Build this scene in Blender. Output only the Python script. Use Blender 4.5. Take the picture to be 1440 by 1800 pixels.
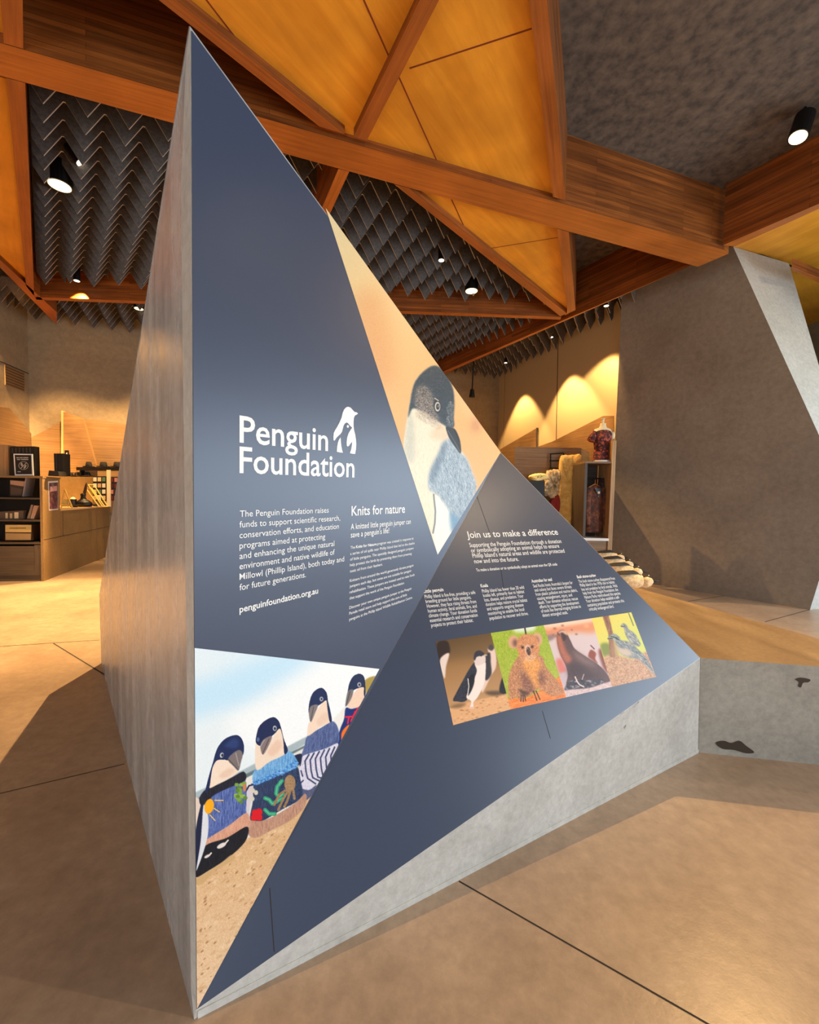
import bpy, bmesh, math, random
import numpy as np
from mathutils import Vector, Matrix
random.seed(7)
rng = np.random.default_rng(7)
for o in list(bpy.data.objects):
    bpy.data.objects.remove(o, do_unlink=True)
SC = bpy.context.scene
COL = SC.collection

# ------------------------------------------------------------------ camera
F, EYE, PITCH, ROLL = 740.0, 1.5, math.radians(2.3), math.radians(1.0)
fwd = np.array([0, math.cos(PITCH), -math.sin(PITCH)])
r0 = np.array([1.0, 0, 0]); d0 = np.cross(fwd, r0)
right = math.cos(ROLL) * r0 - math.sin(ROLL) * d0
down = np.cross(fwd, right)
CAMP = np.array([0, 0, EYE])
cam = bpy.data.cameras.new('camera'); camo = bpy.data.objects.new('camera', cam); COL.objects.link(camo)
cam.sensor_fit = 'HORIZONTAL'; cam.sensor_width = 36.0; cam.lens = F / 1440 * 36.0; cam.clip_start = 0.05
camo.matrix_world = Matrix(((right[0], -down[0], -fwd[0], CAMP[0]), (right[1], -down[1], -fwd[1], CAMP[1]),
                            (right[2], -down[2], -fwd[2], CAMP[2]), (0, 0, 0, 1)))
SC.camera = camo

# ------------------------------------------------------------------ world, daylight, exposure
SC.view_settings.view_transform = 'Standard'
SC.view_settings.look = 'None'
SC.view_settings.gamma = 1.0
SC.view_settings.use_curve_mapping = False
SC.view_settings.exposure = 0.0
W = bpy.data.worlds.new('sky'); SC.world = W; W.use_nodes = True
W.node_tree.nodes['Background'].inputs[0].default_value = (0.62, 0.78, 1.0, 1)
W.node_tree.nodes['Background'].inputs[1].default_value = 0.5
WARM = (1.0, 0.60, 0.24)
WARMWHITE = (1.0, 0.74, 0.44)

def area(name, loc, aim, sx, sy, power, color):
    l = bpy.data.lights.new(name, 'AREA'); l.shape = 'RECTANGLE'; l.size = sx; l.size_y = sy
    l.energy = power; l.color = color
    o = bpy.data.objects.new(name, l); COL.objects.link(o); o.location = loc
    o.rotation_euler = (Vector(aim) - Vector(loc)).to_track_quat('-Z', 'Y').to_euler()
    return o
# area light for daylight from an assumed, unseen glazed front behind the photographer
area('assumed_front_daylight', (-2.5, -5.5, 1.8), (-0.5, 2.0, 1.1), 7.0, 2.6, 350, (0.80, 0.90, 1.0))
# added area light brightening the panels, as daylight from assumed, unseen right hand glazing
area('assumed_side_daylight', (8.7, .6, 1.75), (0.0, .6, 1.7), 9.2, 2.6, 800, (0.72, 0.86, 1.0))

def spot(name, loc, aim, power, color=WARM, angle=70, blend=0.5, size=0.03, parent=None):
    l = bpy.data.lights.new(name, 'SPOT'); l.energy = power; l.color = color
    l.spot_size = math.radians(angle); l.spot_blend = blend; l.shadow_soft_size = size
    o = bpy.data.objects.new(name, l); COL.objects.link(o); o.location = loc
    o.rotation_euler = (Vector(aim) - Vector(loc)).to_track_quat('-Z', 'Y').to_euler()
    if parent: o.parent = parent
    return o

# ------------------------------------------------------------------ survey helpers: sight a point on a known plane
def ray(x, y):
    return (x - 720) / F * right + (y - 900) / F * down + fwd
def on_z(x, y, z=0.0):
    d = ray(x, y); return CAMP + d * (z - EYE) / d[2]
def on_pl(x, y, P0, n):
    d = ray(x, y); return CAMP + d * np.dot(P0 - CAMP, n) / np.dot(d, n)
def on_y(x, y, Y):
    d = ray(x, y); return CAMP + d * Y / d[1]
def on_line(x, y, P, u):
    """point on the vertical plane through P along horizontal direction u"""
    n = np.array([u[1], -u[0], 0.0]); return on_pl(x, y, np.array(P, float), n)
def unit(v):
    v = np.array(v, float); return v / np.linalg.norm(v)

# ------------------------------------------------------------------ object helpers
def tag(o, label=None, cat=None, group=None, kind=None):
    if label: o['label'] = label
    if cat: o['category'] = cat
    if group: o['group'] = group
    if kind: o['kind'] = kind
    return o
def empty(name, loc, label, cat, group=None):
    o = bpy.data.objects.new(name, None); COL.objects.link(o); o.location = loc
    o.empty_display_size = 0.05
    return tag(o, label, cat, group)
def link(name, bm, mats, parent=None, smooth=False, kind=None):
    me = bpy.data.meshes.new(name); bm.to_mesh(me); bm.free()
    if not isinstance(mats, (list, tuple)): mats = [mats]
    for m in mats: me.materials.append(m)
    if smooth:
        for p in me.polygons: p.use_smooth = True
    o = bpy.data.objects.new(name, me); COL.objects.link(o)
    if parent:
        o.parent = parent
        o.matrix_parent_inverse = parent_matrix(parent).inverted()
    if kind: o['kind'] = kind
    return o
def parent_matrix(p):
    m = Matrix.LocRotScale(p.location, p.rotation_euler, p.scale)
    if p.parent: m = parent_matrix(p.parent) @ p.matrix_parent_inverse @ m
    return m
def add_poly(bm, pts, mi=0):
    vs = [bm.verts.new(tuple(p)) for p in pts]
    f = bm.faces.new(vs); f.material_index = mi; return f
def add_prism(bm, pts, vec, mi=0, mi_side=None, mi_top=None):
    vec = np.array(vec, float)
    a = [bm.verts.new(tuple(p)) for p in pts]; b = [bm.verts.new(tuple(np.array(p) + vec)) for p in pts]
    n = len(a)
    fa = bm.faces.new(a[::-1]); fa.material_index = mi
    fb = bm.faces.new(b); fb.material_index = mi if mi_top is None else mi_top
    for i in range(n):
        f = bm.faces.new([a[i], a[(i + 1) % n], b[(i + 1) % n], b[i]])
        f.material_index = mi if mi_side is None else mi_side
def add_box(bm, c, s, rot=None, mi=0):
    """box centre c, full size s, rot = 3x3 columns (axes)"""
    c = np.array(c, float); A = np.eye(3) if rot is None else np.array(rot, float)
    vs = []
    for dx in (-.5, .5):
        for dy in (-.5, .5):
            for dz in (-.5, .5):
                vs.append(bm.verts.new(tuple(c + A @ np.array([dx * s[0], dy * s[1], dz * s[2]]))))
    for q in ((0, 1, 3, 2), (4, 6, 7, 5), (0, 4, 5, 1), (2, 3, 7, 6), (0, 2, 6, 4), (1, 5, 7, 3)):
        bm.faces.new([vs[i] for i in q]).material_index = mi
def add_tube(bm, p, q, r, r2=None, seg=12, mi=0, caps=True):
    p = np.array(p, float); q = np.array(q, float); r2 = r if r2 is None else r2
    d = unit(q - p); a = unit(np.cross(d, [0, 0, 1] if abs(d[2]) < .9 else [1, 0, 0])); b = np.cross(d, a)
    A = []; B = []
    for i in range(seg):
        t = 2 * math.pi * i / seg; v = math.cos(t) * a + math.sin(t) * b
        A.append(bm.verts.new(tuple(p + v * r))); B.append(bm.verts.new(tuple(q + v * r2)))
    for i in range(seg):
        bm.faces.new([A[i], A[(i + 1) % seg], B[(i + 1) % seg], B[i]]).material_index = mi
    if caps:
        bm.faces.new(A[::-1]).material_index = mi; bm.faces.new(B).material_index = mi
def add_loft(bm, rings, mi=0, caps=True):
    R = [[bm.verts.new(tuple(p)) for p in r] for r in rings]
    n = len(R[0])
    for k in range(len(R) - 1):
        for i in range(n):
            bm.faces.new([R[k][i], R[k][(i + 1) % n], R[k + 1][(i + 1) % n], R[k + 1][i]]).material_index = mi
    if caps:
        bm.faces.new(R[0][::-1]).material_index = mi; bm.faces.new(R[-1]).material_index = mi
def finish(bm, bevel=0.0, seg=2):
    bmesh.ops.recalc_face_normals(bm, faces=bm.faces[:])
    if bevel:
        bmesh.ops.bevel(bm, geom=bm.edges[:], offset=bevel, segments=seg, affect='EDGES', profile=0.6, clamp_overlap=True)
    return bm
def grain_uv(o, direction):
    """uv layer in metres: u along the grain, v across it on every face"""
    me = o.data; d = unit(direction); uv = me.uv_layers.new(name='grain')
    for p in me.polygons:
        n = np.array(p.normal); across = np.cross(n, d)
        L = np.linalg.norm(across)
        across = np.cross(n, [0, 0, 1.0]) if L < .2 else across / L
        for li in p.loop_indices:
            c = np.array(me.vertices[me.loops[li].vertex_index].co)
            uv.data[li].uv = (float(np.dot(c, d)), float(np.dot(c, across)))

# ------------------------------------------------------------------ materials
def lin(c):
    c = np.array(c, float) / 255.0
    return tuple(np.where(c <= .04045, c / 12.92, ((c + .055) / 1.055) ** 2.4)) + (1.0,)
class NT:
    def __init__(s, name):
        s.m = bpy.data.materials.new(name); s.m.use_nodes = True; s.t = s.m.node_tree
        s.b = s.t.nodes['Principled BSDF']
    def n(s, typ, **kw):
        nd = s.t.nodes.new(typ)
        for k, v in kw.items():
            if k.startswith('i_'): nd.inputs[k[2:].replace('_', ' ')].default_value = v
            else: setattr(nd, k, v)
        return nd
    def l(s, a, b): s.t.links.new(a, b)
    def ramp(s, stops):
        r = s.n('ShaderNodeValToRGB'); e = r.color_ramp.elements
        while len(e) < len(stops): e.new(0.5)
        for k, (p, c) in enumerate(stops): e[k].position = p; e[k].color = c
        return r
    def mix(s, fac, a, b, mode='MIX'):
        x = s.n('ShaderNodeMix', data_type='RGBA', blend_type=mode)
        for sock, v in ((x.inputs[0], fac), (x.inputs[6], a), (x.inputs[7], b)):
            if hasattr(v, 'is_linked'): s.l(v, sock)
            else: sock.default_value = v
        return x.outputs[2]
def plain(name, rgb, rough=0.5, metal=0.0, spec=0.5, emit=None, strength=0):
    t = NT(name); t.b.inputs['Base Color'].default_value = lin(rgb)
    t.b.inputs['Roughness'].default_value = rough; t.b.inputs['Metallic'].default_value = metal
    t.b.inputs['Specular IOR Level'].default_value = spec
    if emit is not None:
        t.b.inputs['Emission Color'].default_value = tuple(emit) + (1,); t.b.inputs['Emission Strength'].default_value = strength
    return t.m
def concrete(name, c1, c2, rough=0.45, streak=(1, 1, 1), scale=1.6, spots=None, bump=0.02, spec=0.5):
    t = NT(name)
    tc = t.n('ShaderNodeTexCoord'); mp = t.n('ShaderNodeMapping'); mp.inputs['Scale'].default_value = streak
    t.l(tc.outputs['Object'], mp.inputs[0])
    n1 = t.n('ShaderNodeTexNoise', i_Scale=scale, i_Detail=8.0, i_Roughness=0.62); t.l(mp.outputs[0], n1.inputs['Vector'])
    n2 = t.n('ShaderNodeTexNoise', i_Scale=scale * 14, i_Detail=5.0, i_Roughness=0.7); t.l(tc.outputs['Object'], n2.inputs['Vector'])
    r = t.ramp([(0.3, lin(c1)), (0.72, lin(c2))]); t.l(n1.outputs['Fac'], r.inputs[0])
    r2 = t.ramp([(0.3, (.8, .8, .8, 1)), (0.7, (1.1, 1.1, 1.1, 1))]); t.l(n2.outputs['Fac'], r2.inputs[0])
    c = t.mix(1.0, r.outputs[0], r2.outputs[0], 'MULTIPLY')
    if spots:
        n3 = t.n('ShaderNodeTexNoise', i_Scale=spots[0], i_Detail=6.0, i_Roughness=0.6)
        n3.inputs['Distortion'].default_value = 0.6
        t.l(tc.outputs['Object'], n3.inputs['Vector'])
        r3 = t.ramp([(spots[1], (0, 0, 0, 1)), (spots[1] + .04, (1, 1, 1, 1))]); t.l(n3.outputs['Fac'], r3.inputs[0])
        c = t.mix(r3.outputs[0], c, lin(spots[2]))
    t.l(c, t.b.inputs['Base Color'])
    rr = t.ramp([(0.3, (rough * .8,) * 3 + (1,)), (0.7, (rough * 1.25,) * 3 + (1,))]); t.l(n1.outputs['Fac'], rr.inputs[0])
    t.l(rr.outputs[0], t.b.inputs['Roughness'])
    t.b.inputs['Specular IOR Level'].default_value = spec
    bp = t.n('ShaderNodeBump', i_Strength=0.25, i_Distance=bump); t.l(n2.outputs['Fac'], bp.inputs['Height'])
    t.l(bp.outputs[0], t.b.inputs['Normal'])
    return t.m
def wood(name, c1, c2, across=18.0, along=0.7, rough=0.45, boards=None, spec=0.4):
    t = NT(name)
    uv = t.n('ShaderNodeUVMap', uv_map='grain')
    mp = t.n('ShaderNodeMapping'); mp.inputs['Scale'].default_value = (along, across, 1); t.l(uv.outputs[0], mp.inputs[0])
    n1 = t.n('ShaderNodeTexNoise', i_Scale=1.6, i_Detail=7.0, i_Roughness=0.65); n1.inputs['Distortion'].default_value = 0.5
    t.l(mp.outputs[0], n1.inputs['Vector'])
    r = t.ramp([(0.32, lin(c1)), (0.68, lin(c2))]); t.l(n1.outputs['Fac'], r.inputs[0])
    c = r.outputs[0]
    n2 = t.n('ShaderNodeTexNoise', i_Scale=1.2, i_Detail=3.0); t.l(uv.outputs[0], n2.inputs['Vector'])
    r2 = t.ramp([(0.35, (.82, .8, .78, 1)), (0.65, (1.12, 1.12, 1.12, 1))]); t.l(n2.outputs['Fac'], r2.inputs[0])
    c = t.mix(1.0, c, r2.outputs[0], 'MULTIPLY')
    if boards:
        b = t.n('ShaderNodeTexBrick'); t.l(uv.outputs[0], b.inputs['Vector'])
        b.inputs['Color1'].default_value = (.62, .6, .58, 1); b.inputs['Color2'].default_value = (1.15, 1.12, 1.1, 1)
        b.inputs['Mortar'].default_value = (.3, .28, .26, 1); b.inputs['Scale'].default_value = 1.0
        b.inputs['Mortar Size'].default_value = 0.0016; b.inputs['Brick Width'].default_value = boards[0]
        b.inputs['Row Height'].default_value = boards[1]; b.offset = 0.37; b.inputs['Bias'].default_value = 0.1
        c = t.mix(1.0, c, b.outputs[0], 'MULTIPLY')
    t.l(c, t.b.inputs['Base Color']); t.b.inputs['Roughness'].default_value = rough
    t.b.inputs['Specular IOR Level'].default_value = spec
    bp = t.n('ShaderNodeBump', i_Strength=0.15, i_Distance=0.004); t.l(n1.outputs['Fac'], bp.inputs['Height'])
    t.l(bp.outputs[0], t.b.inputs['Normal'])
    return t.m
def printed(name, rough=0.42):
    t = NT(name); a = t.n('ShaderNodeAttribute', attribute_name='ink')
    t.l(a.outputs['Color'], t.b.inputs['Base Color']); t.b.inputs['Roughness'].default_value = rough; t.b.inputs['Specular IOR Level'].default_value = .3
    return t.m
def mottled(name, c1, c2, scale, rough=0.8, mid=None, bump=0.0, detail=4.0):
    t = NT(name); tc = t.n('ShaderNodeTexCoord')
    n1 = t.n('ShaderNodeTexNoise', i_Scale=scale, i_Detail=detail, i_Roughness=0.6); t.l(tc.outputs['Object'], n1.inputs['Vector'])
    st = [(0.35, lin(c1)), (0.65, lin(c2))]
    if mid: st = [(0.34, lin(c1)), (0.5, lin(mid)), (0.62, lin(c2))]
    r = t.ramp(st); t.l(n1.outputs['Fac'], r.inputs[0]); t.l(r.outputs[0], t.b.inputs['Base Color'])
    t.b.inputs['Roughness'].default_value = rough
    if bump:
        bp = t.n('ShaderNodeBump', i_Strength=0.8, i_Distance=bump); t.l(n1.outputs['Fac'], bp.inputs['Height'])
        t.l(bp.outputs[0], t.b.inputs['Normal'])
    return t.m
M = {}
M['floor'] = concrete('floor_concrete', (150, 128, 108), (184, 161, 137), rough=0.36, scale=1.1, spots=(7.0, 0.70, (118, 95, 76)), bump=0.004)
M['joint'] = plain('joint', (38, 30, 24), 0.8)
M['wedge'] = concrete('wedge_concrete', (142, 142, 142), (200, 198, 193), rough=0.25, streak=(3.6, 3.6, 0.6), scale=1.3, spots=(5.5, 0.74, (118, 116, 112)), bump=0.004)
M['plinth'] = concrete('plinth_concrete', (176, 174, 166), (206, 204, 196), rough=0.5, scale=2.2, spots=(6.0, 0.68, (128, 124, 118)), bump=0.005)
M['bench'] = concrete('bench_concrete', (150, 146, 136), (180, 176, 164), rough=0.5, scale=2.0, spots=(3.6, 0.69, (86, 76, 66)), bump=0.005)
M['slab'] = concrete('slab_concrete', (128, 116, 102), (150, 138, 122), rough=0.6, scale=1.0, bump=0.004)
M['render'] = concrete('wall_render', (138, 120, 92), (166, 147, 115), rough=0.75, scale=0.7, streak=(.5, .5, 2.2), bump=0.003)
M['wallpanel'] = plain('wall_panel', (186, 166, 128), 0.7)
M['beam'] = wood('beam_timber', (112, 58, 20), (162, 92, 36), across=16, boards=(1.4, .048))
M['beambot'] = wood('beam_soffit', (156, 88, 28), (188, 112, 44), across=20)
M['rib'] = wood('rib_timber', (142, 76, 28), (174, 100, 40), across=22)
M['ply'] = wood('plywood', (212, 140, 34), (232, 162, 48), across=5, along=0.5, rough=0.5)
M['seam'] = plain('ply_seam', (120, 48, 14), 0.7)
M['oak'] = wood('oak_veneer', (150, 112, 72), (190, 150, 100), across=26, along=0.8, rough=0.5)
M['charcoal'] = mottled('charcoal_ceiling', (66, 54, 43), (104, 86, 69), 9.0, 0.9, bump=0.01, detail=8)
M['baffle'] = mottled('felt_baffle', (82, 75, 70), (102, 94, 87), 30.0, 0.9)
M['cabinet'] = wood('dark_cabinet', (62, 52, 44), (86, 74, 62), across=14, rough=0.5)
M['laminate'] = concrete('counter_laminate', (124, 98, 60), (150, 121, 78), rough=0.5, scale=2.2, streak=(1, 1, .6), bump=0.001)
M['black'] = plain('black', (16, 15, 15), 0.5)
M['blackmetal'] = plain('black_metal', (20, 19, 19), 0.4, 0.3)
M['white'] = plain('white', (232, 228, 220), 0.5)
M['cream'] = plain('cream', (232, 214, 170), 0.6)
M['navy'] = plain('navy_print', (58, 67, 87), 0.34)
M['paper'] = plain('white_print', (236, 234, 228), 0.5)
M['print'] = printed('photo_print')
M['lamp'] = plain('lamp_lens', (255, 230, 180), 0.3, emit=(1.0, .76, .38), strength=3.2)
M['lampsmall'] = plain('lamp_lens_dim', (255, 240, 220), 0.3, emit=(1.0, .85, .62), strength=2.5)
# ------------------------------------------------------------------ levels of the timber ceiling grid
K = 1.45
def zc(z): return EYE + (z - EYE) * K
ZB, ZTOP, ZPLY = zc(3.84), zc(4.38), zc(3.895)

# ------------------------------------------------------------------ floor and walls
bm = bmesh.new()
add_prism(bm, [(-14, -6, 0), (10, -6, 0), (10, 15, 0), (-14, 15, 0)], (0, 0, -0.2))
def joint(p, q, w=0.006):
    a = on_z(*p); b = on_z(*q); d = unit(b - a); s = np.array([d[1], -d[0], 0]) * w / 2
    h = np.array([0, 0, 0.0006])
    add_poly(bm, [a + s + h, b + s + h, b - s + h, a - s + h], 1)
joint((807, 1549), (1262, 1810)); joint((-220, 1447), (219, 1343)); joint((-150, 1146), (176, 1125), .012)
joint((94, 1131), (200, 1196), .012); joint((1210, 1057), (1282, 1046), .014); joint((1345, 1093), (1445, 1066), .012)
finish(bm)
link('floor', bm, [M['floor'], M['joint']], kind='structure')

CORN = np.array([-8.22, 9.13, 0]); UB = np.array([.94, .342, 0]); UL = np.array([.282, -.959, 0])
RW = np.array([3.65, 10.03, 0]); UR = np.array([-.3, .954, 0])
def wall(name, a, b, z0, z1, t, mat):
    a = np.array(a, float); b = np.array(b, float); d = unit(b - a); n = np.array([d[1], -d[0], 0]) * t
    bm = bmesh.new(); add_prism(bm, [a + [0, 0, z0], b + [0, 0, z0], b + n + [0, 0, z0], a + n + [0, 0, z0]], (0, 0, z1 - z0))
    finish(bm); return link(name, bm, mat, kind='structure')
wall('wall_back', CORN + UB * 12.6, CORN, 0, ZTOP, .2, M['render'])
wall('wall_left', CORN, CORN + UL * 15.2, 0, ZTOP, .2, M['render'])
wall('wall_right', RW - UR * 2.2, RW + UR * 3.4, 0, ZTOP, .2, M['wallpanel'])
wall('wall_side', (9, -6, 0), (9, 13, 0), 0, ZTOP, -.2, M['render'])
wall('wall_return', (9, 13.0, 0), RW - UR * 2.2, 0, ZTOP, -.2, M['render'])
bm = bmesh.new(); add_prism(bm, [(-14, -6, ZTOP), (10, -6, ZTOP), (10, 15, ZTOP), (-14, 15, ZTOP)], (0, 0, .2)); finish(bm)
link('ceiling', bm, M['charcoal'], kind='structure')
# assumed, unseen glazed front: sill, head and mullions around an opening behind the area light
bm = bmesh.new()
add_box(bm, (-2, -6, .12), (16, .16, .24)); add_box(bm, (-2, -6, 4.7), (16, .16, 1.9))
for k in range(9): add_box(bm, (-10 + 2 * k, -6, 2.1), (.07, .14, 3.8))
link('assumed_window_1', bm, M['blackmetal'], kind='structure')
bm = bmesh.new()  # frame bars added for the assumed side glazing; wall_side itself has no opening
for k in range(6): add_box(bm, (8.95, -4.1 + 1.88 * k, 1.75), (.08, .06, 2.5))
for z in (.52, 2.98): add_box(bm, (8.95, .6, z), (.08, 9.5, .06))
link('assumed_window_2', bm, M['blackmetal'], kind='structure')

# thin panel joints on the right hand shop wall
def wall_strip(name, P, u, px, py, w, mat, off=0.004):
    a = on_line(*px, P, u); b = on_line(*py, P, u); n = unit(np.array([u[1], -u[0], 0])); 
    if np.dot(n, CAMP - a) < 0: n = -n
    s = unit(u) * w / 2
    bm = bmesh.new(); add_prism(bm, [a - s, a + s, b + s, b - s], n * off); finish(bm)
    return link(name, bm, mat, kind='structure')
wall_strip('trim_1', RW, UR, (982, 560), (978, 782), .02, M['joint'])
wall_strip('trim_2', RW, UR, (889, 600), (885, 800), .02, M['oak'])
wall_strip('trim_3', CORN, UL, (-8, 632), (54, 659), .02, M['joint']) if False else None

# ------------------------------------------------------------------ ceiling beams: soffit outline sighted at the soffit level
GRID = []
def beam(name, label, px, depth=None, ext=(0, 0), mats=None, zb=None, cat='beam', group=None, cut=None):
    """px: a1,a2 (one long edge) b1,b2 (other long edge), same direction"""
    zb = ZB if zb is None else zb
    a1, a2, b1, b2 = [on_z(*p, zb) for p in px]
    da = a2 - a1; db = b2 - b1
    a1 = a1 - unit(da) * ext[0]; b1 = b1 - unit(db) * ext[0]; a2 = a2 + unit(da) * ext[1]; b2 = b2 + unit(db) * ext[1]
    h = (ZTOP - zb) if depth is None else depth
    mid = [on_z(*cut, zb)] if cut else []
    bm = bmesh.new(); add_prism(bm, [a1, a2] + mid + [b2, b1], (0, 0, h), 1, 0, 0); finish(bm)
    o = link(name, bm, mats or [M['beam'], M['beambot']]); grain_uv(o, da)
    tag(o, label, cat, group); return o
beam('ceiling_beam', 'deep laminated timber beam crossing the ceiling above the navy wedge, widest of them all',
     [(40, 87), (1273, 439), (11, 136), (1227, 469)], ext=(1.6, 0.0), cut=(1281, 446))
beam('ceiling_beam', 'laminated timber beam running up to the top right corner by the grey spotlight ceiling',
     [(1271, 431), (1440, 358), (1293, 433), (1440, 367)], ext=(0.0, 1.6))
beam('ceiling_beam', 'long thin far timber beam spanning the shop behind the wedge',
     [(61, 522), (987, 557), (65, 527), (985, 562)], ext=(0, 0.0))
beam('ceiling_beam', 'diagonal timber beam running down behind the photo of the penguin from the grey slab',
     [(1226, 462), (700, 687), (1214, 467), (700, 693)], ext=(0.0, .8))
beam('ceiling_beam', 'short timber beam descending behind the wedge edge between two fields of grey baffles',
     [(595, 297), (496, 530), (614, 302), (508, 533)], ext=(0, 0.0))
beam('ceiling_rib', 'slim timber rib edging the orange plywood on its lower left, touching the wedge tip',
     [(279, 0), (561, 222), (310, 0), (606, 236)], ext=(2.2, 0), mats=[M['beam'], M['rib']], cat='beam')
beam('ceiling_rib', 'slim timber rib continuing under the far plywood triangle beside the baffles',
     [(693, 324), (985, 556), (719, 331), (997, 551)], ext=(0, 0.0), mats=[M['beam'], M['rib']], cat='beam')
beam('ceiling_rib', 'timber rib on the right of the orange plywood against the charcoal ceiling',
     [(930, 0), (972, 346), (962, 0), (994, 352)], ext=(2.2, 0), mats=[M['beam'], M['rib']], cat='beam')
beam('ceiling_rib', 'short timber rib right of the far plywood triangle by the dark recess',
     [(979, 402), (999, 551), (1000, 408), (1012, 545)], ext=(0, 0.0), mats=[M['beam'], M['rib']], cat='beam')
beam('ceiling_rib', 'flat timber strip crossing the orange plywood soffit diagonally',
     [(738, 0), (622, 240), (772, 0), (645, 247)], ext=(1.2, 0), mats=[M['beam'], M['rib']], depth=.12, cat='beam')
beam('ceiling_rib', 'upright looking timber rib between the left plywood and the zigzag baffles',
     [(11, 137), (46, 503), (44, 146), (60, 520)], ext=(0, 0.0), mats=[M['beam'], M['rib']], cat='beam')
beam('ceiling_rib', 'timber rib at the top left corner above the wide beam',
     [(1, 0), (7, 76), (40, 0), (41, 86)], ext=(1.5, .0), mats=[M['beam'], M['rib']], cat='beam')
beam('ceiling_rib', 'slanted timber rib at the far left ending in a square cut over the shop wall',
     [(0, 457), (100, 549), (0, 470), (100, 571)], ext=(2.0, 0.0), mats=[M['beam'], M['rib']], cat='beam')
beam('ceiling_rib', 'pinkish timber rib at the right picture edge beside the pale slab tip',
     [(1392, 468), (1440, 488), (1392, 475), (1440, 497)], ext=(0, .8), mats=[M['beam'], M['rib']], cat='beam', depth=.12)

def soffit(name, label, pts, seams=(), z=None, grain=None, mat=None):
    z = ZPLY if z is None else z
    P = [on_z(*p, z) for p in pts]
    bm = bmesh.new(); add_prism(bm, P, (0, 0, .03))
    finish(bm)
    o = link(name, bm, mat or M['ply']); g = np.array(on_z(*grain[1], z)) - on_z(*grain[0], z); grain_uv(o, g)
    tag(o, label, 'ceiling panel')
    if seams:
        for p, q in seams:
            bm = bmesh.new()
            a, b = on_z(*p, z), on_z(*q, z); d = unit(b - a); s = np.array([d[1], -d[0], 0]) * .006
            add_prism(bm, [a + s, b + s, b - s, a - s], (0, 0, -.002))
            finish(bm); link('panel_joint', bm, M['seam'], o)
    return o
soffit('plywood_soffit', 'large orange plywood soffit over the wedge, crossed by a timber strip',
       [(130, -160), (290, 0), (590, 240), (760, 300), (974, 362), (945, 0), (920, -160), (600, -260)],
       [((340, -30), (444, 105)), ((622, -40), (685, 102)), ((700, 132), (776, 300)), ((720, 120), (935, 50))],
       grain=((420, 0), (640, 240)))
soffit('plywood_soffit', 'small orange plywood triangle hanging beyond the wide beam',
       [(700, 318), (992, 553), (1000, 556), (985, 395), (860, 358)],
       [((780, 320), (819, 405)), ((859, 437), (983, 417))], grain=((700, 330), (900, 500)))
soffit('plywood_soffit', 'narrow orange plywood panel at the left picture edge',
       [(-200, 80), (14, 139), (50, 508), (-10, 455), (-300, 300)], grain=((0, 150), (30, 500)))
soffit('plywood_soffit', 'orange plywood sliver in the top left corner', [(-60, -40), (3, 0), (9, 62), (-120, 40)],
       grain=((0, 0), (5, 60)))
soffit('plywood_soffit', 'orange plywood soffit at the right edge above the pale slab facet',
       [(1280, 438), (1480, 345), (1480, 500), (1440, 484), (1340, 447)], z=zc(4.2), grain=((1300, 440), (1440, 370)))
soffit('plywood_soffit', 'shaded brown plywood panel beyond the pinkish rib at the right edge',
       [(1340, 452), (1490, 512), (1490, 630), (1429, 614), (1370, 560)], z=zc(4.21), grain=((1390, 480), (1440, 610)))

# ------------------------------------------------------------------ zigzag acoustic baffles, one sheet per row
def clip_poly(P, a, b, c):      # keep a*x+b*y<=c
    out = []
    for i in range(len(P)):
        p, q = P[i], P[(i + 1) % len(P)]; fp = a * p[0] + b * p[1] - c; fq = a * q[0] + b * q[1] - c
        if fp <= 0: out.append(p)
        if (fp < 0) != (fq < 0): t = fp / (fp - fq); out.append(p + (q - p) * t)
    return out
M['baffedge'] = plain('felt_lit_edge', (176, 168, 156), .9)  # baffle bottom faces: light bounced from the floor put into a paler colour
ROWA = math.radians(23); RE = np.array([math.cos(ROWA), math.sin(ROWA)]); RN = np.array([-RE[1], RE[0]])
ZTIP, ZPEAK, ZSH, ZRIB = zc(3.95), zc(4.125), zc(4.235), zc(4.30)
def ribbed():
    t = NT('ribbed_ceiling'); tc = t.n('ShaderNodeTexCoord'); mp = t.n('ShaderNodeMapping')
    mp.inputs['Rotation'].default_value = (0, 0, -ROWA); t.l(tc.outputs['Object'], mp.inputs[0])
    w = t.n('ShaderNodeTexWave', i_Scale=18.0); w.bands_direction = 'X'; t.l(mp.outputs[0], w.inputs['Vector'])
    r = t.ramp([(.35, lin((14, 13, 12))), (.6, lin((74, 68, 64)))]); t.l(w.outputs['Fac'], r.inputs[0])
    t.l(r.outputs[0], t.b.inputs['Base Color']); t.b.inputs['Roughness'].default_value = .8
    return t.m
M['ribbed'] = ribbed()
cells = {}
def cell(name, pts, world=None):
    P = [on_z(*p, ZB)[:2] for p in pts] if world is None else [np.array(p) for p in world]
    nb = np.array([-UB[1], UB[0]]); P = clip_poly(P, nb[0], nb[1], np.dot(nb, CORN[:2]) - .06)
    nr = np.array([UR[1], -UR[0]]); P = clip_poly(P, nr[0], nr[1], np.dot(nr, RW[:2]) - .06)
    return P
lb_r = on_z(987, 562, ZB); farL = on_z(66, 530, ZB)
d_rb = unit(on_z(700, 687, ZB) - on_z(1226, 462, ZB))
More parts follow.
